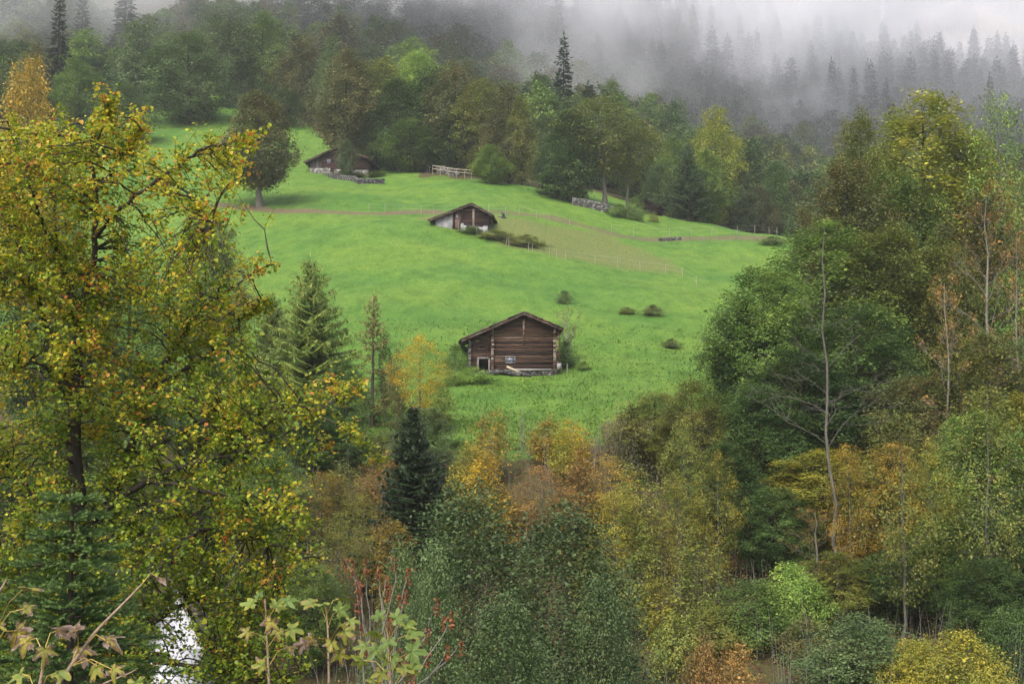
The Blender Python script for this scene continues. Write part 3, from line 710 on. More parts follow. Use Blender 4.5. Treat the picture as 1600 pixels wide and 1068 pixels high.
def big_barn():
    b = at(800, 584, 132); z0 = gz(b[0], 132)
    r = empty("log_barn", (b[0], 132, z0 - .1), R(2), "large weathered log barn with dark open doorway, alone in the lower meadow", "barn")
    top = gable(1.1, 5.95, -4.6, 3.42, 4.6, 4.5); H_ = (-3.12, -2.22, .0, 1.42); W_ = (-.56, .26, 1.22, 1.76)
    fr = MB(); rows(fr, -1.78, 4.05, .55, top, 0, holes=(W_,)); fr.build("log_wall", log_m, r)
    lt = MB(); rows(lt, -3.95, -1.92, .2, top, .05, .17, .12, holes=(H_, (-3.0, -2.5, 2.62, 2.75), (-3.45, -3.3, 2.3, 2.42))); lt.build("stable_wall", log_m, r)
    sl = MB(); rows(sl, -3.9, -3.8, .2, lambda x: 3.5, 4, .17, 7.6); sl.build("side_wall", log_m, r)
    sr = MB(); rows(sr, 3.95, 4.1, .5, lambda x: 4.5, 4, .22, 7.6); sr.build("side_wall", log_m, r)
    bk = MB(); rows(bk, -3.8, 3.95, .3, top, 7.8, holes=((-3.2, -2.3, 2.2, 2.9),)); bk.build("back_wall", log_m, r)
    fl = MB(); fl.box(-3.8, 3.9, .2, 7.6, -.5, .12); fl.build("floor", dark_m, r)
    corner(-1.83, 0, .35, 4.4, "corner_joint", log_m, r); corner(4.02, 0, .5, 4.3, "corner_joint", log_m, r); corner(-3.97, .05, .1, 3.3, "corner_joint", grey_board, r, .2, .24)
    for nm, (x0, x1, za, zb, y) in (("centre_post", (1.0, 1.2, 3.0, 5.3, -.17)), ("door_post", (-3.3, -3.12, -.1, 1.55, -.06)), ("door_post", (-2.22, -2.06, -.1, 1.55, -.06)), ("lintel", (-3.3, -2.06, 1.552, 1.72, -.065))):
        mb = MB(); mb.box(x0, x1, y - .07, y + .06, za, zb, (.6, .5, 0)); mb.build(nm, log_m if nm == "centre_post" else grey_board, r)
    window(r, -.55, .25, 1.23, 1.75, -.02)
    st = MB(); stones(st, -1.75, 4.2, -.28, .35, -.5, .52, .3); stones(st, -4.0, -3.3, -.2, .4, -.6, .18, .28); stones(st, -2.1, -1.75, -.3, .4, -.6, .3); st.build("stone_foundation", stone_m, r)
    sill = MB(); sill.box(.2, 3.7, -.36, -.18, .5, .62, (.95, .5, 0), .01); sill.build("sill_beam", grey_board, r)
    gal = MB()
    for z in (1.2, 1.9, 2.7, 3.4, 3.9): gal.box(4.12, 4.55 + rng.normal(0, .08), -.2, .0, z, z + .17, (.6, .5, 0), .01)
    gal.box(4.38, 4.5, -.25, -.1, .2, 4.2, (.45, .5, 0), .01); gal.build("side_gallery", log_m, r)
    tb = MB(); tb.box(4.2, 4.62, -.5, -.2, .55, 1.15, (.9, .5, 0), .02); tb.build("trough", plaster, r)
    roof(r, 1.1, 5.95, -4.75, 3.35, 4.75, 4.42, -.85, 8.4, roof_m)
    # boards and stones lying against its foot
    pb = MB(); pb.box(0, 1.5, -.04, .04, -.1, .1, (.8, .5, 0), .01); o = pb.build("fallen_board", pale_wood); o.location = (b[0] - .5, 131.5, z0 + .72); o.rotation_euler = (0, R(24), 0)
    tag(o, "pale board leaning aslant against the foundation of the lower barn", "board")
    rb = MB()
    for i in range(150):
        x, y = rng.uniform(-3.4, 1.6), rng.uniform(-.85, -.35); s = rng.uniform(.07, .2)
        zz = gz(b[0] + x, 132 + y) - z0
        hgt = .42 * max(0, 1 - abs(x + .6) / 3.2) * (.5 + rng.random() * .5)
        rb.box(x - s, x + s, y - s * .8, y + s * .8, zz + hgt - s, zz + hgt + s * .6, (np.clip(.35 + rng.normal(0, .22), 0, 1), .5, 0), .04)
    o = rb.build("rubble_heap", stone_m); o.location = (b[0], 132, z0); tag(o, "low heap of dark stones and rotten wood before the doorway of the lower barn", "rubble")
big_barn()

def middle_hut():
    b = at(722, 358, 205); z0 = gz(b[0], 205)
    r = empty("meadow_hut", (b[0], 205, z0 - .05), R(-4), "small hut with whitewashed left wall and dark gable beside the dry grass", "hut")
    top = gable(1.5, 3.95, -4.5, 1.75, 4.4, 2.3)
    a = MB(); rows(a, .05, 3.75, .75, top, 0, .2, .16); rows(a, -.2, .05, 1.1, top, 0, .2, .16); a.build("gable_wall", log_dark, r)
    wl = MB()
    for x in np.arange(-3.9, -1.4, .25): wl.box(x, x + .25, -.12 + rng.normal(0, .006), .1, -.8, top(x) + .05, (.5, .5, 0))
    wl.build("whitewashed_wall", plaster, r)
    d = MB()
    for x in np.arange(-1.4, -.2, .2): d.box(x + .01, x + .19, -.06 + rng.normal(0, .01), .04, .0, top(x) + .02, (np.clip(.5 + rng.normal(0, .15), 0, 1), .5, 0))
    d.build("board_wall", log_dark, r)
    dr = MB(); dr.box(-1.05, -.35, -.14, -.06, .05, 1.75, (.7, .5, 0)); do = dr.build("door", log_dark, r)
    pn = MB(); pn.box(-.92, -.55, -.165, -.14, 1.9, 2.35, (.5, .5, 0)); pn.build("shutter", plaster, r)
    po = MB(); po.box(1.55, 1.85, -.2, -.06, .3, 3.2, (.75, .5, 0)); po.build("centre_post", log_m, r)
    f = MB(); f.box(-.2, .25, -.16, .2, -.4, 1.1); f.box(.25, .7, -.14, .2, -.4, .8, jit=.03); f.box(2.5, 3.05, -.13, .2, -.7, .5, jit=.04); f.box(3.05, 3.8, -.15, .2, -.7, .68, jit=.03); f.build("plastered_foundation", plaster, r)
    f = MB(); stones(f, .7, 2.5, -.1, .2, -.5, .72); f.build("stone_foundation", stone_m, r)
    s = MB(); s.box(-3.88, -3.7, .12, 6, -.6, 1.8); s.box(3.6, 3.74, .12, 6, -.4, 2.6); s.box(-3.7, 3.6, 5.8, 6, -.6, 2.1); s.build("side_wall", log_dark, r)
    roof(r, 1.5, 3.98, -4.75, 1.62, 4.6, 2.15, -.9, 6.6, roof_m)
middle_hut()

def farmhouse():
    b = at(530, 272, 275); z0 = gz(b[0], 275)
    r = empty("upper_farmhouse", (b[0], 275, z0 + .35), R(-3), "broad dark timber barn on a stone base at the top of the meadow", "barn")
    top = gable(-.4, 5.4, -6.5, 2.6, 6.3, 3.0)
    a = MB(); rows(a, -3.5, 5.6, 1.15, top, 0, .25, .2, holes=((-2.4, -1.75, 2.3, 3.1),)); a.build("gable_wall", log_dark, r)
    l = MB()
    for x in np.arange(-5.9, -3.6, .23): l.box(x + .01, x + .22, .35 + rng.normal(0, .01), .5, .4, top(x) + .05, (np.clip(.5 + rng.normal(0, .14), 0, 1), .5, 0))
    l.build("plank_wall", grey_board, r)
    window(r, -2.35, -1.8, 2.35, 3.05, -.02, 1)
    s = MB(); stones(s, -5.8, -1.8, -.25, .4, -.8, 1.25, .36); stones(s, -.9, 1.6, -.25, .4, -.8, 1.0, .36); stones(s, 2.0, 5.7, -.25, .4, -.8, .8, .36); s.build("stone_base", pale_stone, r)
    d = MB(); d.box(-1.75, -.95, -.05, .1, -.4, 1.1, (.3, .5, 0)); d.build("door", log_dark, r)
    d = MB(); d.box(1.64, 1.96, -.05, .1, -.4, .95, (.3, .5, 0)); d.build("hatch", log_dark, r)
    for x in (.0, 2.4): 
        p = MB(); p.box(x, x + .25, -.2, -.08, 1.0, 4.4, (.7, .5, 0)); p.build("wall_post", log_m, r)
    s = MB(); s.box(-5.9, -5.7, .5, 9, -.6, 2.8); s.box(5.45, 5.6, .15, 9, -.5, 3.2); s.box(-5.7, 5.45, 8.8, 9, -.5, 3.1); s.build("side_wall", log_dark, r)
    roof(r, -.4, 5.42, -6.7, 2.5, 6.6, 2.9, -1.0, 9.8, roof_m)
    c = MB(); c.tube([(-3.0, 3, 3.9), (-3.0, 3, 5.2)], .11, 8); c.build("stovepipe", plaster, r)
farmhouse()

def small_shed():
    x, y = at(1012, 340, 262)[0], 262; z = gz(x, y)
    r = empty("dark_shed", (x, y, z - .1), R(-25), "small dark shed half hidden by bushes below the two pale trunked trees", "shed")
    top = gable(-.4, 2.9, -2, 1.9, 2.2, 1.5)
    a = MB(); rows(a, -1.7, 1.8, 0, top, 0, .22, .15); a.build("wall", log_dark, r)
    s = MB(); s.box(-1.7, -1.58, .1, 3.4, 0, 2.0); s.box(1.66, 1.8, .1, 3.4, 0, 1.6); s.box(-1.58, 1.66, 3.3, 3.42, 0, 1.7); s.build("side_wall", log_dark, r)
    roof(r, -.4, 2.92, -2.3, 1.8, 2.4, 1.35, -.5, 3.9, roof_m, .1)
small_shed()

def white_house():
    x, y = at(272, 1000, 47)[0], 47.0; z = gz(x, y) - .3; zt = at(268, 908, 47)[2]; Ht = zt - z
    r = empty("white_house", (x, y, z), R(8), "white rendered gable glimpsed through the leaves low at the left", "house")
    hw = .95; eh = Ht - 2.2
    a = MB(); a.add([(-hw, 0, 0), (hw, 0, 0), (hw, 0, eh), (.0, 0, Ht), (-hw, 0, eh), (-hw, 4, 0), (hw, 4, 0), (hw, 4, eh), (.0, 4, Ht), (-hw, 4, eh)], [(0, 1, 2, 4), (5, 9, 7, 6), (1, 6, 7, 2), (0, 4, 9, 5)])
    a.add([(-hw, 0, eh), (hw, 0, eh), (0, 0, Ht), (-hw, 4, eh), (0, 4, Ht), (hw, 4, eh)], [(0, 1, 2), (3, 4, 5)])
    m, t, N, L, out = nodes("white_render"); tc = N("ShaderNodeTexCoord"); n = N("ShaderNodeTexNoise", Scale=1.2, Detail=5.0); L(tc.outputs['Object'], n.inputs['Vector']); rr = ramp(N, [(.3, (.52, .52, .55)), (.7, (.66, .66, .68))]); L(n.outputs[0], rr.inputs[0]); p = N("ShaderNodeBsdfPrincipled", Roughness=.8); L(rr.outputs[0], p.inputs['Base Color']); L(p.outputs[0], out.inputs[0])
    a.build("wall", m, r)
    for xx in (-hw, hw):
        c = MB(); c.box(xx - .09, xx + .09, -.06, .1, 0, eh); c.build("corner_board", grey_board, r)
    for s in (-1, 1):
        q = MB(); v = [(0, -.25, Ht + .1), (s * (hw + .2), -.25, eh - .22), (s * (hw + .2), 4.2, eh - .22), (0, 4.2, Ht + .1)]; v2 = [(x_, y_, z_ - .1) for x_, y_, z_ in v]
        q.add(v + v2, [(0, 1, 2, 3), (7, 6, 5, 4), (0, 4, 5, 1), (1, 5, 6, 2), (2, 6, 7, 3), (3, 7, 4, 0)]); q.build("roof_slope", roof_m, r)
white_house()

# ------------------------------------------------------------------ dry-stone walls
def stone_wall(pts, h, label, th=.5, s=.32, name="dry_stone_wall", drop=0.0):
    P = [hit(*p, 200, 300) if len(p) == 2 else np.array([at(*p)[0], p[2], gz(at(*p)[0], p[2])]) for p in pts]
    mb = MB(); o0 = P[0].copy()
    for a, b in zip(P[:-1], P[1:]):
        L_ = np.linalg.norm((b - a)[:2]); d = (b - a) / L_; nrm = np.array([d[1], -d[0], 0]); u = 0
        if nrm[1] > 0: nrm = -nrm
        while u < L_:
            wd = s * rng.uniform(.7, 1.6); z = -.35
            while z < h:
                hh = s * rng.uniform(.5, .95); ww = wd * rng.uniform(.85, 1.02); c = a + d * (u + wd / 2 + rng.normal(0, .05)) - o0; c[2] = gz(*(a + d * u)[:2]) - o0[2]
                v = np.array([(i * ww / 2, j * th / 2, k) for k in (0, 1) for i, j in ((-1, -1), (1, -1), (1, 1), (-1, 1))], float) + rng.normal(0, .02, (8, 3))
                q = c + d * v[:, :1] * np.array([1, 1, 0]) + nrm * (v[:, 1:2] + rng.normal(0, .03)) + np.stack([np.zeros(8), np.zeros(8), z + v[:, 2] * (hh - .02)], 1)
                mb.add(q, [(0, 3, 2, 1), (4, 5, 6, 7), (0, 1, 5, 4), (1, 2, 6, 5), (2, 3, 7, 6), (3, 0, 4, 7)], (np.clip(.47 + rng.normal(0, .2), 0, 1), .5, 0)); z += hh
            u += wd
    o = mb.build(name, stone_m); o.location = o0; tag(o, label, "wall")
stone_wall([(514, 277), (532, 281), (560, 287), (598, 287)], .8, "curved retaining wall of grey stones before the broad upper barn", s=.24)
stone_wall([(610, 262, 284), (640, 268, 280), (672, 273, 275)], 1.5, "long dry stone wall at the foot of the dark copse")
stone_wall([(683, 275, 271), (700, 278, 269), (716, 279, 267)], 1.3, "short dry stone wall behind the pale wooden rail")
stone_wall([(898, 326, 246), (915, 329, 245), (948, 338, 243)], 1.1, "low grey stone bank under the weathered railing", th=1.2)
stone_wall([(1030, 371, 225), (1062, 370, 227)], .35, "few pale stones along the grassy terrace edge on the right", s=.3)

# ------------------------------------------------------------------ fences
def fence(name, pts, label, hp=1.05, post=.045, wires=(.5, .95), rails=(), mat=post_wood, railm=None, wire_r=.006, spread=.12, sub=0):
    P = [np.array([at(*p)[0], p[2], gz(at(*p)[0], p[2])]) if len(p) == 3 else hit(*p, 110, 300) for p in pts]
    if sub:
        Q = []
        for a, b in zip(P[:-1], P[1:]):
            n = max(1, int(np.linalg.norm(b - a) / sub))
            Q += [a + (b - a) * i / n for i in range(n)]
        P = Q + [P[-1]]
        for q in P: q[2] = gz(q[0], q[1])
    r = empty(name, tuple(P[0]), 0, label, "fence"); tops = []
    for q in P:
        mb = MB(); h = hp * rng.uniform(.85, 1.12); l = rng.normal(0, spread * .4, 2); b = q - P[0]
        mb.tube([b + (0, 0, -.25), b + (l[0] * .5, l[1] * .5, h * .5), b + (l[0], l[1], h)], [post, post, post * .85], 6)
        mb.add([b + (l[0] + post * .8 * math.cos(a), l[1] + post * .8 * math.sin(a), h) for a in np.arange(6) * 1.0472], [(0, 1, 2, 3), (0, 3, 4, 5)]); mb.build("post", mat, r); tops.append((b, l, h))
    for f in wires:
        mb = MB(); mb.tube([b + (l[0] * f, l[1] * f, h * f) for b, l, h in tops], wire_r, 4); mb.build("wire", wire_m, r)
    for f in rails:
        mb = MB()
        for (b, l, h), (b2, l2, h2) in zip(tops[:-1], tops[1:]):
            a_, c_ = b + (0, -.08, hp * f), b2 + (0, -.08, hp * f); mb.tube([a_, c_], .055, 4)
        mb.build("rail", railm or mat, r)
    return r
fence("wire_fence", [(688, 348), (716, 360), (745, 368), (760, 373), (791, 384), (795, 386), (826, 394), (832, 396), (858, 401), (870, 404), (884, 406), (930, 412), (965, 418), (1000, 423), (1040, 428), (1066, 433), (1088, 448)], "wire fence of pale posts along the lower edge of the dry grass", hp=1.3)
fence("wire_fence", [(577, 331), (602, 332), (630, 333), (658, 333), (678, 333), (764, 332), (790, 333), (811, 335), (838, 340), (858, 345), (890, 352)], "wire fence of short posts along the cart track behind the middle hut", hp=1.25)
fence("wire_fence", [(956, 363), (990, 369), (1046, 369), (1080, 367), (1112, 366), (1152, 365), (1179, 365), (1202, 366), (1214, 367)], "wire fence of thin posts on the terrace edge at the far right of the meadow", hp=1.35)
fence("weathered_railing", [(895, 324, 247), (908, 326, 246), (920, 328, 246), (935, 332, 245), (948, 336, 244), (960, 341, 243), (970, 343, 243), (984, 345, 244), (995, 347, 245), (1002, 348, 246)], "grey weathered railing above the stone bank by the right hand trees", hp=1.3, wires=(), rails=(.5, .95), mat=grey_wood, post=.07)
fence("wooden_rail", [(676, 275, 268.5), (688, 277, 267), (701, 278, 266), (713, 279, 265), (726, 279, 264), (737, 279, 263)], "pale new wooden rail at the edge of the dark copse", hp=1.75, wires=(), rails=(.62, .96), mat=grey_wood, railm=pale_wood, post=.06)
for px, py, lab in ((877, 579, "short pale stake standing beside the right wall of the lower barn"), (886, 583, "slightly taller pale stake a pace away from the lower barn")):
    q = hit(px, py, 120, 145); mb = MB(); mb.tube([(0, 0, -.3), (.02, 0, .5), (.03, 0, .75 if px < 880 else .9)], [.05, .05, .042], 6); o = mb.build("stake", post_wood); o.location = tuple(q); tag(o, lab, "stake")

# ------------------------------------------------------------------ a crow gliding past
def crow():
    p = at(786, 340, 92); mb = MB(); Z = lambda *a: a
    g = [(-.22, 0, .0), (-.14, 0, .01), (0, 0, .03), (.12, 0, .03), (.18, 0, .045), (.235, 0, .035), (.28, 0, .03)]
    mb.tube(g, [.012, .035, .058, .048, .034, .026, .004], 10)
    m, t, N, L, out = nodes("black_plumage"); q = N("ShaderNodeBsdfPrincipled", Roughness=.5); q.inputs['Base Color'].default_value = (.010, .010, .012, 1); L(q.outputs[0], out.inputs[0])
    def wing(s, up):
        sp = np.array([0, .12, .26, .38, .47]); lead = np.array([.10, .13, .11, .04, -.05]); tra = np.array([-.10, -.10, -.09, -.10, -.12])
        zz = np.array([.04, .04 + up * .09, .04 + up * .17, .04 + up * .20, .04 + up * .21])
        for i in range(4):
            for k, (th) in enumerate((0.006,)):
                v = [(lead[i], s * sp[i], zz[i]), (lead[i + 1], s * sp[i + 1], zz[i + 1]), (tra[i + 1], s * sp[i + 1], zz[i + 1]), (tra[i], s * sp[i], zz[i])]
                v += [(a, b, c - th) for a, b, c in v]; mb.add(v, [(0, 1, 2, 3), (7, 6, 5, 4), (0, 4, 5, 1), (1, 5, 6, 2), (2, 6, 7, 3), (3, 7, 4, 0)])
        for i in range(5):   # spread primaries
            y0 = .36 + .026 * i; x0 = -.02 - .018 * i + .05; d = np.array([-.09 + .02 * (4 - i) * 0 - .02 * i * .3, s * (.05 + .022 * (4 - abs(i - 3))), up * .02])
            b = np.array([x0 - .02, s * y0, .04 + up * .20]); n_ = np.array([.014, s * .006, 0])
            v = [b - n_, b + n_, b + d * 1.3 + n_ * .5, b + d * 1.3 - n_ * .5]; v += [a + np.array([0, 0, -.004]) for a in v]
            mb.add(v, [(0, 1, 2, 3), (7, 6, 5, 4), (0, 4, 5, 1), (1, 5, 6, 2), (2, 6, 7, 3), (3, 7, 4, 0)])
    wing(1, .9); wing(-1, .15)
    for i in range(5):
        a = (i - 2) * .14; v = [(-.18, a * .1 - .012, .006), (-.18, a * .1 + .012, .006), (-.36, a * .5 + .018, .0), (-.36, a * .5 - .018, .0)]; v += [(x, y, z - .004) for x, y, z in v]
        mb.add(v, [(0, 1, 2, 3), (7, 6, 5, 4), (0, 4, 5, 1), (1, 5, 6, 2), (2, 6, 7, 3), (3, 7, 4, 0)])
    o = mb.build("crow", m); o.location = tuple(p); o.rotation_euler = (R(28), R(8), R(20)); tag(o, "black crow gliding over the dry grass beside the middle hut", "bird")
crow()

# ------------------------------------------------------------------ trees and bushes one can tell apart
for s in range(4): proto("mid_broad", broadleaf(200 + s, 20, 6, bare=.03, nl=30, nsub=7, ncl=3, nleaf=24, leaf=.34, clump=.55, widest=.3 + .06 * s, top=.5, nfill=620, lump=.28), 20, 6.3, bark_dark, LM["green"])
proto("linden", broadleaf(220, 18, 6, bare=.17, nl=38, nsub=8, ncl=3, nleaf=24, leaf=.30, clump=.5, widest=.33, top=.62, trunk_r=.5, nfill=1000, lump=.12), 18, 6.2, bark_grey, LM["brown"])
for s in range(2): proto("tall_tree", broadleaf(230 + s, 20, 5, bare=.32, nl=26, nsub=7, ncl=3, nleaf=15, leaf=.32, clump=.6, widest=.55, top=.5, gap=.2, nfill=200), 20, 5.3, bark_grey, LM["olive"])
for s in range(4): proto("near_broad", broadleaf(240 + s, 20, 5.5, bare=.12, nl=40, nsub=9, ncl=3, nleaf=30, leaf=.225, clump=.42, widest=.34 + .07 * s, top=.5, flat=.5, patchy=.7, nfill=850, lump=.27), 20, 5.9, bark_dark, LM["green"])
for s in range(3): proto("sparse_tree", broadleaf(260 + s, 16, 3.6, bare=.2, nl=26, nsub=8, ncl=2, nleaf=16, leaf=.19, clump=.36, widest=.5, top=.5, gap=.2, patchy=.7, trunk_r=.13, nfill=300), 16, 3.9, bark_grey, LM["olive"])
for s in range(4): proto("sapling", broadleaf(280 + s, 6, 1.3, bare=.12, nl=16, nsub=6, ncl=2, nleaf=10, leaf=.15, clump=.22, widest=.4, top=.8, gap=.1, stems=2, trunk_r=.05, patchy=.6, nfill=200), 6, 1.45, bark_twig, LM["gold"])
for s in range(3): proto("bush", broadleaf(300 + s, 3, 1.9, bare=.0, nl=16, nsub=8, ncl=3, nleaf=17, leaf=.14, clump=.26, widest=.35, top=.55, stems=1, trunk_r=.06, rise=.9, nfill=150, lump=.5), 3, 2.0, bark_twig, LM["green"])
for s in range(2): proto("big_bush", broadleaf(310 + s, 5, 3.2, bare=.0, nl=24, nsub=8, ncl=3, nleaf=20, leaf=.15, clump=.3, widest=.35, top=.5, trunk_r=.07, rise=.8, nfill=650, lump=.3, patchy=.7), 5, 3.4, bark_twig, LM["green"])
for s in range(2): proto("alder", broadleaf(320 + s, 10, 3.2, bare=.02, nl=46, nsub=11, ncl=3, nleaf=22, leaf=.115, clump=.27, widest=.28, top=.6, flat=.35, trunk_r=.12, patchy=.45, nfill=1300, lump=.16), 10, 3.35, bark_grey, LM["grey"])
proto("spruce", conifer(340, 12, 2.2, bare=.02, whorl=.30, nb=8, size=.25, dens=1.7, droop=.30, width=.34, hang=.3), 12, 2.3, bark_red, LM["needle"])
for s in range(2): proto("larch", conifer(350 + s, 14, 4.0, bare=.10, whorl=.42, nb=7, size=.36, dens=2.4, droop=.16, width=.15, hang=.4, taper=.8), 14, 4.2, bark_red, LM["larch"])
proto("thin_larch", conifer(360, 12, 1.9, bare=.05, whorl=.42, nb=5, size=.28, dens=1.3, droop=.12, width=.2, hang=.2, sparse_below=.55, taper=.6), 12, 1.9, bark_red, LM["larchdry"])
def dead(seed, H, R_, leaf_n, **k):
    wd, tips = bare_tree(seed, H, R_, **k); g = np.random.default_rng(seed); fo = None
    if leaf_n:
        fo = MB(); i = g.integers(len(tips), size=leaf_n); fo.add(*leaves(g, tips[i] + g.normal(0, .12, (leaf_n, 3)), .13, .4))
    return wd, fo
proto("dead_ash", dead(370, 21, 3.6, 0, nl=24, fork=.40, depth=4, r0=.09), 21, 3.6, bark_grey, None)
proto("twiggy_tree", dead(371, 16, 3.2, 2600, nl=22, fork=.3, depth=4, r0=.14), 16, 3.2, bark_twig, LM["rust"])
proto("bare_bush", dead(372, 4, 2.2, 700, nl=16, fork=.05, depth=3, r0=.12, rise=.8), 4, 2.2, bark_twig, LM["olive"])

def T(name, kind, px, Y, top, w, pl, label, cat="tree", group=None, **k):
    return plant_px(name, kind, px, Y, top, w, mat=LM[pl] if pl else None, label=label, cat=cat, group=group, **k)

# on and round the meadow
T("linden_tree", "linden", 403, 228, 141, 124, "brown", "large egg shaped tree turning brown, alone by the cart track", v=0)
for a in [(540, 286, 82, 120, "brown", "brownish tree closing the left end of the dark copse"), (590, 288, 92, 110, "olive", "olive tree behind the roof of the broad upper barn"),
          (648, 292, 78, 115, "fresh", "yellow green crown standing above the middle of the dark copse"), (618, 283, 120, 100, "deep", "dark green tree above the long dry stone wall"),
          (668, 284, 105, 105, "deep", "tall dark tree in the middle of the copse behind the rail"), (712, 280, 98, 105, "brown", "tall brown tinged tree rising over the pale wooden rail"),
          (700, 276, 170, 90, "deep", "lower dark tree leaning out over the pale wooden rail"), (752, 274, 125, 100, "olive", "olive green tree on the right half of the copse"),
          (795, 264, 132, 75, "brown", "slim brown green tree near the right end of the copse"), (815, 262, 150, 55, "olive", "outermost slim tree at the right end of the copse"),
          (640, 276, 185, 90, "green", "bushy green tree filling the foot of the copse over the stone wall"), (585, 285, 175, 80, "deep", "dark bushy tree right behind the broad upper barn")]:
    T("copse_tree", "mid_broad", *a[:4], a[4], a[5], group="trees of the dark copse")
T("bush_tree", "mid_broad", 768, 258, 226, 58, "fresh", "round light green bushy tree in front of the copse's right end")
for a in [(890, 251, 172, 100, "deep", "mid_broad", "broad dark tree with low branches left of the two pale trunks"), (945, 252, 152, 125, "olive", "tall_tree", "tall tree with pale trunk and high crown above the railing"),
          (982, 255, 185, 85, "olive", "tall_tree", "slimmer tree with bent pale trunk right of the tallest pale trunked one")]:
    T("meadow_edge_tree", a[5], *a[:4], a[4], a[6], group="trees by the railing")
T("dark_conifer", "larch", 1076, 256, 222, 92, "needle", "dense dark conifer on the crest of the meadow")
for a in [(1108, 262, 236, 75, "green", "green tree pressed against the dark conifer on the crest"), (1160, 268, 262, 62, "grey", "pale grey green tree right of the crest conifer"), (1118, 268, 168, 85, "lime", "yellowish green tree rising behind the crest conifer"),
          (1192, 280, 290, 60, "brown", "small brownish tree at the right end of the crest"), (1030, 290, 255, 55, "grey", "small grey green tree in the hollow behind the dark shed"), (1215, 285, 250, 60, "deep", "dark tree beyond the right end of the terrace fence"),
          (860, 300, 225, 70, "deep", "dark tree in the hollow between copse and railing"), (1060, 300, 215, 80, "green", "green tree behind the crest conifer's left side"), (1000, 305, 200, 80, "deep", "dark tree behind the slimmer pale trunked one"), (845, 320, 180, 80, "grey", "grey green tree rising behind the copse's right end")]:
    T("valley_tree", "mid_broad", *a[:4], a[4], a[5], group="trees in the hollow behind the meadow")
T("garden_tree", "mid_broad", 538, 267, 217, 34, "grey", "slender grey green tree standing in front of the broad upper barn")
T("field_tree", "mid_broad", 288, 322, 48, 135, "grey", "big pale green tree with hanging skirts on the upper left meadow")
T("field_tree", "mid_broad", 195, 300, 130, 80, "grey", "smaller bluish green tree left of the big pale green one")
for a in [(350, 345, 0, 90, "grey", "tall misty green tree behind the big pale green one"), (405, 350, 20, 85, "green", "tall green tree above the lone brown tree's left shoulder"), (470, 338, 55, 80, "brown", "brown crowned tree between the lone tree and the copse"),
          (512, 330, 55, 55, "grey", "narrow green tree beside the copse's left end"), (230, 350, 60, 80, "brown", "brown green tree left of the big pale green one"), (115, 320, 95, 85, "green", "rounded green tree over the yellow leaves at upper left"),
          (445, 330, 140, 60, "deep", "low dark tree at the forest edge right of the lone brown tree")]:
    T("edge_tree", "mid_broad", *a[:4], a[4], a[5], group="trees at the upper forest edge")
T("maple_tree", "mid_broad", 35, 170, 92, 110, "amber", "orange crowned tree at the left edge above the yellow leaves")
T("maple_tree", "mid_broad", 95, 150, 165, 70, "olive", "olive tree just right of the orange crown at the left edge")

# bushes on the meadow
for px, py, w_, h_, pl, kind, lab in [(881, 474, 26, 20, "grey", "bush", "small round bush in the open meadow above the lower barn"), (980, 490, 30, 11, "olive", "bush", "low flat bush left of its paler neighbour on the right meadow"),
        (1020, 493, 36, 17, "brown", "bush", "brownish low bush at the centre right of the open meadow"), (1049, 544, 30, 15, "brown", "bush", "small dark bush lowest on the right meadow"),
        (712, 587, 40, 50, "green", "bush", "green bush at the left corner of the lower barn"), (740, 598, 62, 24, "fresh", "bush", "low nettle bush in front of the lower barn's doorway"), (703, 602, 45, 24, "fresh", "bush", "nettle bush left of the lower barn's doorway"),
        (885, 574, 38, 42, "deep", "bush", "dark green bush against the right wall of the lower barn"), (912, 578, 24, 14, "green", "bush", "little green bush trailing right of the lower barn"),
        (775, 374, 60, 14, "olive", "bush", "low brown green bush below the middle hut"), (822, 385, 62, 17, "olive", "bush", "long brown bush in the dry grass right of the middle hut"), (735, 364, 40, 10, "green", "bush", "low green bush at the foot of the middle hut"),
        (968, 339, 40, 20, "green", "bush", "green bush behind the weathered railing"), (992, 344, 34, 36, "green", "bush", "taller green bush beside the dark shed"), (1022, 347, 16, 16, "olive", "bush", "small olive bush at the corner of the dark shed"),
        (1206, 381, 40, 12, "green", "bush", "grey green bush under the right end of the terrace"), (545, 277, 56, 8, "olive", "bush", "scrubby growth on top of the curved retaining wall"), (588, 277, 34, 9, "green", "bush", "small green scrub at the right end of the curved retaining wall"), (870, 310, 28, 14, "deep", "bush", "dark little bush at the hedge before the railing"), (850, 303, 30, 12, "deep", "bush", "dark low bush under the slim copse trees")]:
    q = hit(px, py, 100, 300); plant("meadow_bush", kind, q[0], q[1], max(.5, h_ * q[1] / FPX), w_ * q[1] / FPX, mat=LM[pl], z=q[2], label=lab, cat="bush", parts=("stems", "foliage"), group="bushes on the meadow", sink=.05)
q = hit(882, 570, 125, 145); plant("bare_bush", "bare_bush", q[0] + .4, q[1] + 1.5, 5.0, 4.2, mat=LM["olive"], label="nearly bare little tree behind the right eave of the lower barn", cat="tree", v=0)

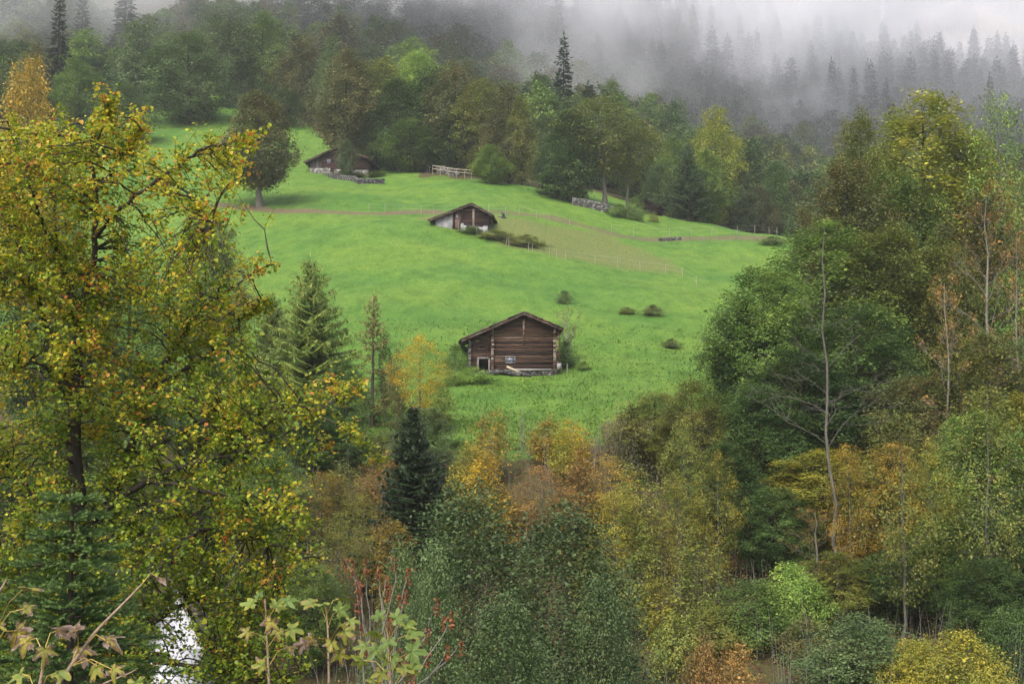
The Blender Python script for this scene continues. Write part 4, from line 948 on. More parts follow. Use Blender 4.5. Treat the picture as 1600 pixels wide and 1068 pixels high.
# larches and thin trees at the left foot of the meadow
T("larch_tree", "larch", 490, 108, 402, 235, "larch", "tall full larch in front of the lower meadow", v=0)
T("larch_tree", "larch", 424, 113, 455, 150, "larch", "shorter larch left of the tall full one", v=1)
T("larch_tree", "thin_larch", 583, 107, 458, 84, "larchdry", "thin half bare larch right of the tall full one")
for px, Y, top, w_, lab in ((603, 108, 505, 30, "wispy bare sapling just right of the thin larch"), (625, 106, 535, 34, "wispy brown sapling left of the yellow birch")):
    T("thin_sapling", "sapling", px, Y, top, w_, "brown", lab, v=1)
T("birch_tree", "sparse_tree", 655, 104, 520, 92, "yellow", "slender bright yellow birch left of the lower barn")
T("alder_bush", "sapling", 690, 103, 600, 44, "olive", "olive sapling right of the yellow birch")
T("green_bush", "near_broad", 540, 100, 560, 90, "deep", "dark leafy tree under the tall larch's right side")
T("green_bush", "near_broad", 470, 98, 600, 110, "deep", "dark bushy tree at the foot of the tall larch")
T("green_bush", "near_broad", 420, 104, 590, 90, "larch", "dull green tree at the foot of the shorter larch")

# the bank under the meadow
T("spruce_tree", "spruce", 645, 80, 632, 225, "needle", "dense dark spruce on the bank below the yellow birch")
T("willow_bush", "near_broad", 668, 92, 636, 110, "grey", "grey green willow bush behind the dark bank spruce")
for i, a in enumerate([(752, 92, 636, 66, "amber", "orange sapling on the bank under the barn's open doorway"), (765, 84, 690, 74, "yellow", "brightest yellow sapling, right of the dark bank spruce"), (722, 88, 690, 62, "gold", "golden sapling touching the dark bank spruce's right side"),
           (850, 94, 640, 56, "amber", "orange sapling topped against the grass right of centre"), (905, 94, 652, 50, "yellow", "small yellow sapling at the top of the bank under the barn's right side"), (872, 92, 665, 46, "gold", "golden sapling between the orange one and the small yellow one"),
           (850, 85, 725, 105, "rust", "wide rust coloured sapling in the middle of the bank"), (905, 86, 700, 74, "rust", "rust sapling with fine upright stems below the small yellow one"), (955, 86, 712, 96, "amber", "orange leaved young tree left of the right hand wood"),
           (965, 80, 765, 100, "gold", "golden green young tree above the alders' right shoulder"), (800, 84, 760, 70, "amber", "orange undergrowth sapling above the left alder"), (895, 82, 780, 70, "rust", "brown orange sapling above the right alder"),
           (1010, 82, 720, 80, "olive", "olive young tree where the bank meets the right hand wood"), (1060, 80, 740, 90, "gold", "yellow speckled slim tree at the edge of the right hand wood"), (935, 76, 850, 80, "gold", "golden sapling low on the bank right of the alders"),
           (995, 76, 830, 70, "olive", "olive sapling low on the bank with bare legs"), (585, 90, 700, 70, "rust", "rusty sapling left of the dark bank spruce"), (545, 88, 715, 80, "olive", "olive sapling two steps left of the dark bank spruce"),
           (510, 86, 735, 90, "amber", "orange sapling behind the tips of the big foreground tree"), (570, 80, 770, 100, "gold", "golden scrub left below the dark bank spruce"), (530, 76, 800, 100, "olive", "olive scrub under the big foreground tree's right tips"), (610, 74, 810, 90, "amber", "orange brown scrub below the dark bank spruce"),
           (700, 80, 745, 60, "gold", "golden scrub at the dark bank spruce's right foot"), (1030, 74, 880, 70, "gold", "yellow leaved sapling beside the lower slope's litter"), (1100, 74, 820, 80, "olive", "thin olive tree at the foot of the right hand wood")]):
    T("bank_sapling", "sapling" if a[3] < 84 else "sparse_tree", *a[:4], a[4], a[5], group="saplings on the bank", v=i)
for i, (px, Y, top, w_, pl, lab) in enumerate([(505, 97, 650, 110, "deep", "green bush behind the big foreground tree's right tips"), (560, 98, 655, 70, "green", "green bush at the foot of the thin larch"), (620, 98, 660, 80, "brown", "brown bush under the yellow birch"),
           (1030, 94, 612, 140, "olive", "big olive brown bush at the right rim of the meadow"), (985, 93, 640, 80, "brown", "brown bush in front of the big olive one on the rim"), (1085, 90, 590, 120, "olive", "tall olive bush at the rim under the beech"),
           (1175, 73, 905, 150, "green", "spreading light green bush at the foot of the right slope"), (1110, 72, 945, 110, "olive", "low olive bush left of the spreading light green one"), (1230, 74, 880, 120, "fresh", "fresh green bush in the gap left of the pale trunks"),
           (1335, 66, 962, 190, "grey", "blue green bush at the bottom beneath the pale trunks"), (1490, 62, 985, 150, "gold", "yellow leaved low bush at the bottom right"), (1565, 66, 945, 120, "deep", "golden bush by the right bottom corner"), (1420, 64, 1000, 120, "gold", "yellow green bush between the blue green and the yellow one"),
           (1100, 58, 1000, 110, "rust", "pinkish red bush at the bottom right of the alders"), (1150, 62, 1010, 90, "rust", "rusty low bush right of the pinkish one"), (1050, 70, 960, 90, "olive", "olive bush low between the alders and the pinkish one"), (1250, 70, 965, 90, "brown", "brown bush on the litter below the fresh green one")]):
    T("bank_bush", "bush" if w_ < 110 else "big_bush" if i > 5 else "near_broad", px, Y, top, w_, pl, lab, "bush", "bushes on the bank", v=i)
for a in [(745, 47, 758, 330, "larger blue green alder left of its twin at bottom centre"), (878, 45, 785, 330, "grey green alder at the bottom right of centre"), (670, 44, 850, 150, "lower alder filling the gap left of the two big ones"), (930, 43, 900, 170, "low alder spreading at the foot of the right one"), (790, 40, 930, 230, "lowest alder in front of the two big ones")]:
    T("alder_tree", "alder", *a[:4], "grey", a[4], group="alders at the bottom centre")
T("pine_sapling", "alder", 628, 36, 850, 130, "grey", "soft grey green young tree behind the dry seed stalks", v=1)

# the right hand wood
for i, a in enumerate([(1452, 128, 146, 300, "lime", "tallest golden green maple, standing highest in the right hand wood"), (1350, 122, 172, 130, "olive", "dark olive tree left of the tallest golden maple"), (1322, 114, 250, 200, "brown", "brown crowned tree below the dark olive one"),
           (1405, 118, 262, 190, "green", "green tree right below the tallest golden maple"), (1288, 108, 345, 260, "green", "broad green tree behind the dead ash"), (1395, 106, 350, 220, "olive", "olive green tree in the middle of the right hand wood"),
           (1190, 100, 415, 200, "green", "green beech reaching out over the meadow's right rim"), (1150, 101, 475, 120, "deep", "lower dark tree at the left tip of the right hand wood"), (1530, 128, 215, 190, "lime", "golden tree right of the tallest golden maple"),
           (1540, 112, 300, 190, "brown", "brownish tree at the right edge below the ash"), (1480, 104, 380, 150, "olive", "olive tree with twigs in front of the brownish one"), (1590, 104, 420, 170, "green", "green tree at the right edge under the twiggy crowns"),
           (1250, 94, 545, 230, "deep", "dark green tree behind the dead ash's lower trunk"), (1345, 98, 470, 220, "deep", "deep green tree right of the dead ash"), (1180, 91, 600, 170, "deep", "dark bushy tree under the overhanging beech"),
           (1425, 92, 585, 210, "brown", "brownish tree in the centre of the right hand wood"), (1540, 90, 520, 210, "olive", "olive tree on the right below the twiggy crowns"), (1520, 84, 640, 200, "green", "grey green tree behind the right slim trunks"),
           (1600, 86, 610, 180, "gold", "golden green tree on the right border at half height"), (1290, 86, 700, 210, "gold", "golden leaved tree in front of the dead ash's foot"), (1390, 84, 690, 150, "amber", "orange leaved tree behind the pale birch fork"),
           (1130, 86, 690, 150, "deep", "dark leafy tree low at the left of the right hand wood"), (1210, 82, 760, 140, "deep", "shadowed green tree in the hollow of the right hand wood"), (1580, 76, 760, 180, "deep", "dark green tree at the lower right border"),
           (1460, 78, 800, 160, "green", "green tree low between the two slim pale trunks"), (1300, 76, 860, 140, "olive", "olive tree low behind the blue green bush"), (1540, 70, 870, 150, "deep", "green tree low at the right, behind the yellow bush"),(1380, 76, 860, 120, "deep", "dark tree low behind the pale birch's foot")]):
    T("wood_tree", "near_broad", *a[:4], a[4], a[5], group="trees of the right hand wood", v=i)
T("ash_tree", "sparse_tree", 1565, 116, 142, 130, "fresh", "thin light green ash rising at the upper right corner", v=0)
T("dead_ash", "dead_ash", 1300, 80, 355, 230, None, "tall leafless pale ash in front of the right hand wood", v=0, rz=.3, lean=R(-3))
for i, a in enumerate([(1545, 96, 300, 170, "twiggy half bare tree at the right edge in front of the brownish one"), (1480, 90, 440, 130, "twiggy grey tree leaning left of the half bare one"), (1270, 76, 800, 120, "grey brittle tree with bare twigs at the dead ash's foot"), (1590, 92, 360, 120, "twiggy tree cut by the right border")]):
    T("twiggy_tree", "twiggy_tree", *a[:4], "rust", a[4], group="half bare trees of the right hand wood", v=0, rz=1.7 * i)
for i, a in enumerate([(1398, 72, 640, 150, "olive", "slim tree with pale forked trunk, foremost in the right hand wood"), (1535, 72, 600, 150, "olive", "slim tall tree with mottled trunk near the right border"), (1450, 78, 690, 90, "gold", "thin yellowish tree between the two slim trunks"), (1325, 80, 690, 80, "amber", "thin orange tree beside the dead ash's trunk"), (1120, 80, 700, 80, "gold", "slim golden tree at the left of the right hand wood"), (1070, 84, 660, 70, "olive", "slim olive tree behind the big olive bush")]):
    T("slim_tree", "sparse_tree", *a[:4], a[4], a[5], group="slim trees of the right hand wood", v=i)

# behind the big foreground tree
for i, a in enumerate([(330, 122, 330, 120, "brown", "thin brown tree showing through behind the big foreground tree"), (200, 108, 420, 200, "green", "green tree hidden behind the middle of the foreground tree"), (60, 104, 360, 200, "deep", "dark tree behind the foreground tree's left half"), (330, 98, 560, 170, "deep", "dark green tree behind the foreground tree's right half"),
           (120, 88, 620, 240, "green", "green tree behind the foreground tree's trunk"), (300, 84, 720, 200, "deep", "dark bushy tree low behind the foreground tree"), (430, 84, 700, 130, "green", "green tree behind the foreground tree's right tips"), (30, 80, 700, 200, "deep", "dark tree low at the left border"), (420, 74, 830, 160, "olive", "olive tree low behind the foreground tree's arching branch"), (490, 70, 880, 120, "green", "green tree low behind the seed stalks"),(150,72,880,180,"deep","dark tree behind the little spruce"),(350,66,900,130,"brown","brown tree right of the white gable")]):
    T("back_tree", "near_broad", *a[:4], a[4], a[5], group="trees behind the foreground tree", v=i + 1)

# ------------------------------------------------------------------ undergrowth and grass that nobody could count
def undergrowth():
    g = np.random.default_rng(55); fo = MB(); wd = MB(); n = 2600
    X = g.uniform(-34, 44, n); Y = 60 + 50 * g.random(n) ** .8; edge_ = np.interp(X, lipx[o_], lipy[o_], left=110, right=112); k = Y < edge_ - .8; X, Y = X[k], Y[k]; Z = ground(X, Y)
    for x, y, z in zip(X, Y, Z):
        h = g.uniform(.3, 1.7); m = g.integers(10, 34); sp = g.uniform(.25, .7); tone = .5 + .4 * math.sin(x * .35 + y * .2) + g.normal(0, .2)
        P = np.array([x, y, z]) + g.normal(size=(m, 3)) * np.array([sp, sp, .3 * h]) + np.array([0, 0, h * .6])
        fo.add(*leaves(g, P, .15, .4, np.clip(tone + g.normal(0, .2, m), 0, 1)))
        if g.random() < .8:
            for j in range(g.integers(1, 4)):
                b = np.array([x, y, z - .1]) + np.array([*g.normal(0, .35, 2), 0]); t = b + np.array([*g.normal(0, .3, 2), h * g.uniform(1.2, 2.6)]); wd.tube([b, (b + t) / 2 + g.normal(0, .06, 3), t], [.022, .015, .006], 3)
    m = leaf_mat("leaves_scrub", [(0, (.05, .085, .02)), (.35, (.09, .12, .03)), (.6, (.17, .12, .035)), (.8, (.26, .13, .04)), (1, (.36, .24, .05))])
    tag(fo.build("undergrowth", m), kind="stuff"); tag(wd.build("brushwood", bark_twig), kind="stuff")
    ll = MB(); n = 26000; X = g.uniform(-34, 46, n); Y = 58 + 46 * g.random(n); edge_ = np.interp(X, lipx[o_], lipy[o_], left=110, right=112); k = Y < edge_ - .2; X, Y = X[k], Y[k]
    ll.add(*leaves(g, np.stack([X, Y, ground(X, Y) + .04], 1), .16, .75, g.random(len(X))))
    tag(ll.build("leaf_litter", leaf_mat("leaves_litter", [(0, (.05, .03, .015)), (.5, (.14, .075, .035)), (.8, (.26, .13, .05)), (1, (.38, .26, .07))])), kind="stuff")
undergrowth()
def grass():
    g = np.random.default_rng(56); mb = MB(); n = 130000
    Y = 92 + 60 * g.random(n) ** 2.6; X = g.uniform(-.30, .22, n) * Y
    d_ = np.interp(X, lipx[o_], lipy[o_], left=110, right=112); k = (Y > d_ - .5) & ~((np.abs(X) < 4.2) & (Y > 131) & (Y < 141)); X, Y = X[k], Y[k]
    k = np.sin(X * .8 + 2 * np.sin(Y * .45)) * np.sin(Y * .9 + 1.5 * np.sin(X * .6)) + g.normal(0, .6, len(X)) > -.15; X, Y = X[k], Y[k]; n = len(X)
    Z = ground(X, Y); h = g.uniform(.07, .20, n) * np.where(Y < 112, 1.3, 1.0); a = g.uniform(0, 6.28, n); w_ = g.uniform(.03, .075, n); lean = g.normal(0, .10, (n, 2))
    B = np.stack([X, Y, Z - .02], 1); s = np.stack([np.cos(a) * w_, np.sin(a) * w_, 0 * a], 1); Tp = B + np.stack([lean[:, 0], lean[:, 1], h], 1)
    V = np.stack([B - s, B + s, Tp + s * .35, Tp - s * .35], 1).reshape(-1, 3)
    C = np.repeat(np.stack([g.random(n), g.random(n), 0 * X], 1), 4, 0)
    mb.add(V, np.arange(n * 4).reshape(-1, 4), C)
    tag(mb.build("grass", leaf_mat("grass_blades", [(0, (.068, .128, .015)), (.6, (.10, .172, .021)), (1, (.145, .212, .031))], vary=0)), kind="stuff")
grass()

# ------------------------------------------------------------------ the big autumn tree in the foreground
def foreground_tree():
    g = np.random.default_rng(77); Y0 = 22.0; wd, fo = MB(), MB()
    W = lambda p, dy=0.0: at(p[0], p[1], Y0 + dy)
    b = W((125, 1000)); zb = gz(b[0], Y0)
    org = np.array([b[0], Y0, zb])
    limbs = [([(128, 1560), (126, 1100), (124, 880), (117, 700), (119, 600), (122, 500)], (0, 0), .24, .12),
        ([(117, 640), (88, 545), (66, 500), (62, 465), (38, 440), (-30, 395)], (0, -.8), .10, .03), ([(122, 500), (106, 450), (97, 415), (90, 370), (80, 290), (70, 215)], (0, .6), .085, .018),
        ([(122, 500), (138, 440), (150, 370), (150, 300), (142, 230), (150, 180)], (0, -.4), .09, .018), ([(124, 880), (195, 720), (240, 605), (285, 525), (330, 470), (425, 412)], (0, 1.5), .11, .014),
        ([(150, 370), (185, 330), (240, 287), (300, 242), (345, 226), (392, 218)], (-.4, -1.2), .06, .010), ([(124, 830), (230, 750), (330, 715), (420, 660), (470, 625)], (0, -1.2), .09, .012),
        ([(124, 900), (230, 790), (290, 800), (350, 830), (430, 850), (525, 878)], (0, -1.8), .08, .010), ([(125, 960), (215, 1022), (330, 1045), (400, 1062), (470, 1050)], (0, -1.5), .07, .015),
        ([(122, 870), (60, 832), (0, 848), (-60, 840)], (0, -.5), .07, .02), ([(117, 650), (72, 574), (30, 571), (-40, 574)], (0, -1.4), .05, .015), ([(240, 605), (320, 560), (380, 500), (410, 470)], (1.0, .4), .05, .01),
        ([(195, 720), (330, 655), (440, 640), (520, 660), (592, 715)], (.5, -.6), .055, .008), ([(330, 715), (400, 700), (470, 660), (560, 600)], (-.8, -1.6), .04, .007), ([(97, 415), (60, 330), (32, 250), (12, 190)], (.3, -1), .06, .012),
        ([(150, 300), (185, 255), (222, 205)], (-.3, -.9), .04, .008), ([(145, 240), (160, 200), (170, 158)], (-.3, -.9), .03, .008), ([(62, 465), (20, 360), (-30, 290)], (-.3, .8), .06, .015), ([(240, 287), (290, 300), (330, 345)], (-.6, -1.4), .035, .008),
        ([(230, 750), (330, 770), (400, 790), (470, 800)], (-.6, -1.9), .05, .01), ([(124, 900), (40, 760), (-30, 690)], (0, 1.4), .08, .02), ([(126, 1100), (230, 980), (330, 930), (440, 960)], (0, 1.2), .08, .012), ([(126, 1100), (40, 1000), (-30, 960)], (0, 1.0), .08, .02)]
    pts = []
    for px, (d0, d1), r0, r1 in limbs:
        P = np.array([W(p, d0 + (d1 - d0) * i / (len(px) - 1)) for i, p in enumerate(px)]); n = len(P) * 4
        t = np.linspace(0, len(P) - 1, n); k = np.clip(t.astype(int), 0, len(P) - 2); u = (t - k)[:, None]
        m = np.gradient(P, axis=0); p0, p1, m0, m1 = P[k], P[k + 1], m[k], m[k + 1]
        Q = (2 * u ** 3 - 3 * u ** 2 + 1) * p0 + (u ** 3 - 2 * u ** 2 + u) * m0 + (-2 * u ** 3 + 3 * u ** 2) * p1 + (u ** 3 - u ** 2) * m1
        Q[1:-1] += g.normal(0, .018, Q[1:-1].shape)
        rr = np.linspace(r0, r1, n) * .72; wd.tube(Q - org, rr, 8)
        if px[0][1] < 1500: pts.append(Q[3:])
        else: pts.append(Q[12:])
    SK = np.concatenate(pts)
    poly = [(-60, 197), (20, 200), (70, 194), (110, 222), (172, 172), (220, 217), (235, 281), (300, 241), (392, 246), (385, 286), (345, 300), (272, 350), (302, 420), (397, 405), (392, 430), (344, 470), (382, 520), (392, 590), (452, 620), (532, 595), (547, 625), (492, 660), (572, 715), (542, 735), (462, 700), (442, 780), (472, 830), (507, 885), (442, 930), (472, 1000), (412, 1090), (-60, 1090)]
    hole = [(262, 908), (285, 925), (312, 1000), (314, 1060), (245, 1060), (248, 980)]
    tips, n_ok = [], 0
    while n_ok < 1050:
        px, py = g.uniform(-60, 605), g.uniform(140, 1090)
        if not inside(np.array([px]), np.array([py]), poly)[0]: continue
        if inside(np.array([px]), np.array([py]), hole)[0] and g.random() < .6: continue
        if px > 470 + max(0, 640 - py) * .3 and py > 560 and g.random() < .72: continue
        gapn = math.sin(px * .023 + 1.7 * math.sin(py * .011)) * math.sin(py * .027 + 1.3 * math.sin(px * .017))
        if gapn < -.45 and g.random() < .7: continue
        p = W((px, py), g.normal(0, 1.5)); q = SK[np.argmin(((SK - p) ** 2 * np.array([1, .5, 1])).sum(1))]
        L_ = np.linalg.norm(p - q)
        if L_ > 1.5: p = q + (p - q) / L_ * 1.5; L_ = 1.5
        B = bend(g, q, p, 6, sag=.08, wig=.05); wd.tube(B - org, np.linspace(.016, .006, 6), 4)
        tone = g.normal(0, .14)
        for j in range(4):
            t = g.uniform(.35, 1.0) if j else 1.0; s = B[min(5, int(t * 5))]
            e = s + unit((p - q) / (L_ + .1) * .8 + g.normal(0, .6, 3)) * g.uniform(.25, .6)
            wd.tube(np.array([s, (s + e) / 2 + g.normal(0, .03, 3), e]) - org, [.006, .0045, .003], 3); tips.append((s, e, py, tone))
        n_ok += 1
    for S_ in pts:
        for j in range(20):
            i = int(len(S_) * g.uniform(.45, .999)); s = S_[i]; e = s + unit(g.normal(0, 1, 3) + np.array([.1, 0, .0])) * g.uniform(.12, .32)
            wd.tube(np.array([s, (s + e) / 2 + g.normal(0, .03, 3), e]) - org, [.006, .0045, .003], 3); tips.append((s, e, CYP - FPX * math.tan(math.atan2(e[2], e[1]) - PITCH), g.normal(.05, .14)))
    P, rr = [], []
    for s, e, py, tone in tips:
        m = g.poisson(18) + 5; t = g.uniform(.1, 1.05, m)[:, None]
        P.append(s + (e - s) * t + g.normal(0, .055, (m, 3)))
        yy = .41 - .22 * np.clip((py - 250) / 650, 0, 1)
        rr.append(np.clip(yy + tone + g.normal(0, .17, m) + (g.random(m) < .05) * .4, 0, 1))
    P = np.concatenate(P) - org; rr = np.concatenate(rr)
    fo.add(*leaves(g, P, .053, .35, rr, None, None, aspect=.8, six=True, droop=.25))
    m = leaf_mat("leaves_autumn", [(0, (.10, .17, .018)), (.22, (.20, .28, .024)), (.45, (.38, .40, .032)), (.66, (.62, .48, .04)), (.80, (.56, .26, .045)), (1, (.46, .12, .04))], trans=.48, vary=0, rough=.4)
    r = empty("autumn_tree", tuple(org), 0, "large yellowing tree with dark forked limbs filling the left foreground", "tree")
    wd.build("trunk", bark_dark, r, True); fo.build("crown", m, r)
foreground_tree()

# ------------------------------------------------------------------ little spruce with needle-clad shoots, bottom left
def little_spruce():
    g = np.random.default_rng(88); Y0 = 13.0; top = at(112, 800, Y0); base = gz(top[0], Y0); H = top[2] - base + .2; wd, fo = MB(), MB()
    wd.tube([(0, 0, -.2), (.02, 0, H * .5), (0, 0, H)], [.07, .045, .012], 8)
    sh = [(np.array([0, 0, H - .22]), np.array([0, 0, 1.]), .26)]
    z = H - .12
    while z > max(.3, H - 2.6):
        L0 = .12 + (H - z) * .42; n = 7
        a0 = g.random() * 6.28
        for i in range(n):
            az = a0 + i * 6.283 / n + g.normal(0, .2); L_ = L0 * g.uniform(.75, 1.1); d = np.array([math.cos(az), math.sin(az), 0])
            t = np.linspace(0, 1, 6)[:, None]; B = np.array([0, 0, z]) + d * L_ * t; B[:, 2] += L_ * (.35 * t[:, 0] - .28 * t[:, 0] ** 2 + .12)
            wd.tube(B, np.linspace(.012, .004, 6), 4)
            m = int(6 + L_ * 34)
            for j in range(m):
                tt = g.uniform(.15, 1); s = np.array([np.interp(tt, t[:, 0], B[:, q]) for q in range(3)]); side = np.cross(d, [0, 0, 1.]) * (1 if j % 2 else -1)
                sh.append((s, unit(side * g.uniform(.5, 1) + d * .75 + np.array([0, 0, g.uniform(-.15, .45)])), g.uniform(.13, .22) * (1.25 - .45 * tt)))
            sh.append((B[-1] - d * .02, unit(d + np.array([0, 0, .25])), .15))
        z -= g.uniform(.13, .19)
    A = np.array([s for s, _, _ in sh]); D = np.array([d for _, d, _ in sh]); L_ = np.array([l for _, _, l in sh])
    k = 44; n = len(A); t = np.tile(np.linspace(0.02, 1, k), (n, 1)); an = g.uniform(0, 6.283, (n, k))
    ref = np.where(np.abs(D[:, 2:3]) > .9, np.array([[1., 0, 0]]), np.array([[0, 0, 1.]])); U = unit(np.cross(D, ref)); Vv = np.cross(D, U)
    rad = U[:, None] * np.cos(an)[..., None] + Vv[:, None] * np.sin(an)[..., None]
    P0 = A[:, None] + D[:, None] * (L_[:, None] * t)[..., None]; nd = unit(rad * .8 + D[:, None] * .75); nl = (.027 * (1.1 - .35 * t))[..., None]; P1 = P0 + nd * nl; sd_ = unit(np.cross(nd, D[:, None])) * .0036
    V = np.stack([P0 - sd_, P0 + sd_, P1 + sd_ * .5, P1 - sd_ * .5], 2).reshape(-1, 3); N_ = n * k
    C = np.repeat(np.stack([np.clip(.15 + .6 * t ** 2 + g.normal(0, .12, (n, k)), 0, 1).ravel(), g.random(N_), np.zeros(N_)], 1), 4, 0)
    fo.add(V, np.arange(N_ * 4).reshape(-1, 4), C)
    r = empty("spruce_tree", (top[0], Y0, base), 0, "young spruce with needle covered shoots at the bottom left", "tree")
    wd.build("trunk", bark_red, r, True); fo.build("crown", leaf_mat("leaves_spruce", [(0, (.03, .062, .014)), (.5, (.075, .135, .028)), (1, (.16, .22, .055))], trans=.1, vary=0), r)
little_spruce()

# ------------------------------------------------------------------ maple sprigs close to the camera
maple_m = leaf_mat("leaves_maple", [(0, (.085, .15, .03)), (.3, (.15, .19, .035)), (.52, (.26, .22, .03)), (.68, (.10, .055, .03)), (.85, (.17, .11, .075)), (1, (.25, .18, .14))], trans=.3, vary=.0, rough=.5, blotch=.9)
stem_m = rough_mat("sprig_bark", (.16, .10, .06), (.32, .24, .17), 20)
petiole_m = rough_mat("leaf_stalk", (.32, .22, .06), (.45, .33, .09), 20)
def maple_leaf(g, size, old, curl):
    """five toothed lobes with a fold and curl; old shifts it from green to brown, the rim first"""
    n, k = 60, 5; th = np.linspace(-np.pi, np.pi, n, endpoint=False); rad = np.zeros(n)
    for c, r_, w_ in ((0, 1.0, .46), (1.0, .90, .44), (-1.0, .90, .44), (2.0, .64, .42), (-2.0, .64, .42)): rad = np.maximum(rad, r_ * np.exp(-((np.angle(np.exp(1j * (th - c)))) / w_) ** 2 * .8))
    rad = np.maximum(rad, .5 * (np.abs(th) < 2.6)); rad = np.maximum(rad, .16) * (1 + .07 * np.sign(np.sin(th * 15)) * (np.abs(th) < 2.5) + g.normal(0, .03, n))
    V = [(0, 0, 0)]; C = [(old * .6, g.random(), 0)]; ph = g.uniform(0, 6.28, 3); sk = g.normal(0, .25)
    tone = g.random()
    for i in range(1, k + 1):
        f = i / k; x = np.sin(th) * rad * f; y = np.cos(th) * rad * f
        z = -curl * (x * x * .8 + y * np.abs(y) * .45) + .16 * np.abs(x) * (1 - curl) + .07 * f * np.sin(th * 5 + ph[0]) + .16 * curl * f * f * np.sin(th * 3 + ph[1]) + sk * x * y
        V += list(np.stack([x, y + .1, z], 1)); e = np.clip(old * .75 + old * 1.1 * f ** 3 * (.6 + .5 * np.sin(th * 4 + ph[2])) + g.normal(0, .06, n) + .16 * (1 - f) * 0, 0, 1)
        C += list(np.stack([e, np.full(n, tone), 0 * e], 1))
    V = np.array(V) * size; C = np.array(C)
    mb = MB(); j = np.arange(n); j2 = (j + 1) % n
    mb.add(V, np.stack([np.zeros(n, int), 1 + j, 1 + j2], 1), C)
    F = np.concatenate([np.stack([1 + (i - 1) * n + j, 1 + i * n + j, 1 + i * n + j2, 1 + (i - 1) * n + j2], 1) for i in range(1, k)])
    mb.f.append(F); mb.m.append(np.zeros(len(F), int)); return mb
def sprig(Y, stem, lv, label, seed, r0=.006):
    """stem: photo pixels of the twig; lv: (px, py, width px, heading deg, tilt deg, age, curl)"""
    g = np.random.default_rng(seed); P = np.array([at(*p, Y + i * .03) for i, p in enumerate(stem)]); zb = gz(P[0][0], Y); foot = np.array([P[0][0] + g.normal(0, .1), Y, zb])
    r = empty("maple_sapling", tuple(foot), 0, label, "sapling"); wd = MB()
    Q = np.concatenate([[foot + (0, 0, -.1), foot * .5 + P[0] * .5 + (.03, 0, 0)], P]); n = 24; t = np.linspace(0, len(Q) - 1, n); Q = np.stack([np.interp(t, range(len(Q)), Q[:, i]) for i in range(3)], 1)
    wd.tube(Q - foot, np.linspace(r0 * 2, r0 * .6, n), 6); wd.build("stem", stem_m, r, True)
    for (px, py, w_, hd, tl, old, curl) in lv:
        c = at(px, py, Y + g.normal(0, .12)); s = Q[np.argmin(((Q - c - np.array([0, 0, -.08])) ** 2).sum(1))]
        size = w_ / FPX * Y / 2.25; mb = maple_leaf(g, size, old, curl)
        o = mb.build("leaf", maple_m, r, True); o.location = tuple(c - foot)
        o.rotation_euler = (Matrix.Rotation(R(min(85, 12 + tl * .85 + g.normal(0, 14))), 3, "X") @ Matrix.Rotation(R(hd), 3, "Z") @ Matrix.Rotation(R(g.normal(0, 16)), 3, "Y")).to_euler()
        pm = MB(); mid = (s + c) / 2 + np.array([0, 0, .03]); pm.tube(np.array([s, mid, c]) - c, [.0022, .0018, .0018], 5); p = pm.build("petiole", petiole_m, o, True); p.matrix_parent_inverse = Matrix.Identity(4)
        p.matrix_basis = Matrix.Rotation(0, 4, 'X'); p.rotation_euler = (0, 0, 0); M = o.rotation_euler.to_matrix().inverted().to_4x4(); p.matrix_basis = M
sprig(5.2, [(60, 1110), (105, 1048), (150, 985), (190, 945), (222, 912)], [(128, 1012, 60, 200, 40, .75, .9), (165, 1000, 62, -60, 30, .8, .8), (120, 985, 50, 60, 55, .95, 1.0), (152, 1040, 52, 160, 45, .5, .7), (248, 902, 44, -80, 10, .85, .9), (175, 1045, 46, -110, 40, .6, .7)], "browning maple sapling with one long bare shoot at the bottom left", 11)
sprig(4.8, [(52, 1120), (66, 1050), (68, 1020)], [(45, 1000, 62, 110, 35, .7, .8), (88, 985, 52, -50, 50, .9, 1.0), (70, 1012, 54, 190, 60, .6, .6), (35, 1052, 58, 130, 40, .35, .5), (88, 1050, 50, -100, 45, .35, .5)], "withered maple sapling with curled brown leaves in the bottom left corner", 12)
sprig(5.0, [(-30, 1120), (-8, 990), (-4, 930), (10, 905)], [(38, 918, 60, -90, 20, .5, .5), (24, 985, 66, -140, 55, .75, .6), (40, 950, 50, -85, 5, .55, .4), (-2, 975, 40, 180, 50, .6, .5)], "yellow brown maple twig reaching in from the left border", 13)
sprig(6.0, [(180, 1120), (160, 1068), (200, 1052), (212, 1046)], [(212, 1064, 52, -170, 55, .3, .4)], "single green maple leaf on a thin arching stalk beside the little spruce", 14, .004)
sprig(7.4, [(424, 1130), (420, 1060), (417, 990), (414, 935)], [(405, 932, 26, 20, 50, .1, .2), (396, 942, 44, 90, 15, .3, .3), (445, 940, 44, -70, 40, .1, .3), (430, 948, 40, -30, 20, .3, .3), (424, 968, 44, 160, 50, .65, .6), (389, 986, 36, 120, 45, .55, .5), (452, 982, 46, -100, 30, .35, .5), (434, 984, 36, 190, 60, .4, .4), (412, 1038, 40, 100, 50, .45, .4), (448, 1010, 38, -80, 25, .7, .9)], "maple sapling with pale green and tan leaves, left of the three at bottom centre", 15)
sprig(7.0, [(514, 1130), (514, 1060), (513, 1000), (510, 948)], [(490, 942, 46, 80, 12, .4, .3), (530, 935, 50, -80, 15, .3, .3), (505, 944, 40, 10, 30, .25, .3), (528, 955, 42, -60, 40, .2, .3), (536, 985, 48, -120, 55, .5, .5), (489, 995, 34, 150, 55, .75, .7), (478, 1005, 40, 90, 20, 1.0, 1.1), (530, 1018, 46, -170, 65, .55, .3), (518, 1002, 36, 180, 60, .5, .3), (545, 970, 36, -90, 30, .35, .4)], "maple sapling with drooping yellow leaves, middle of the three at bottom centre", 16)
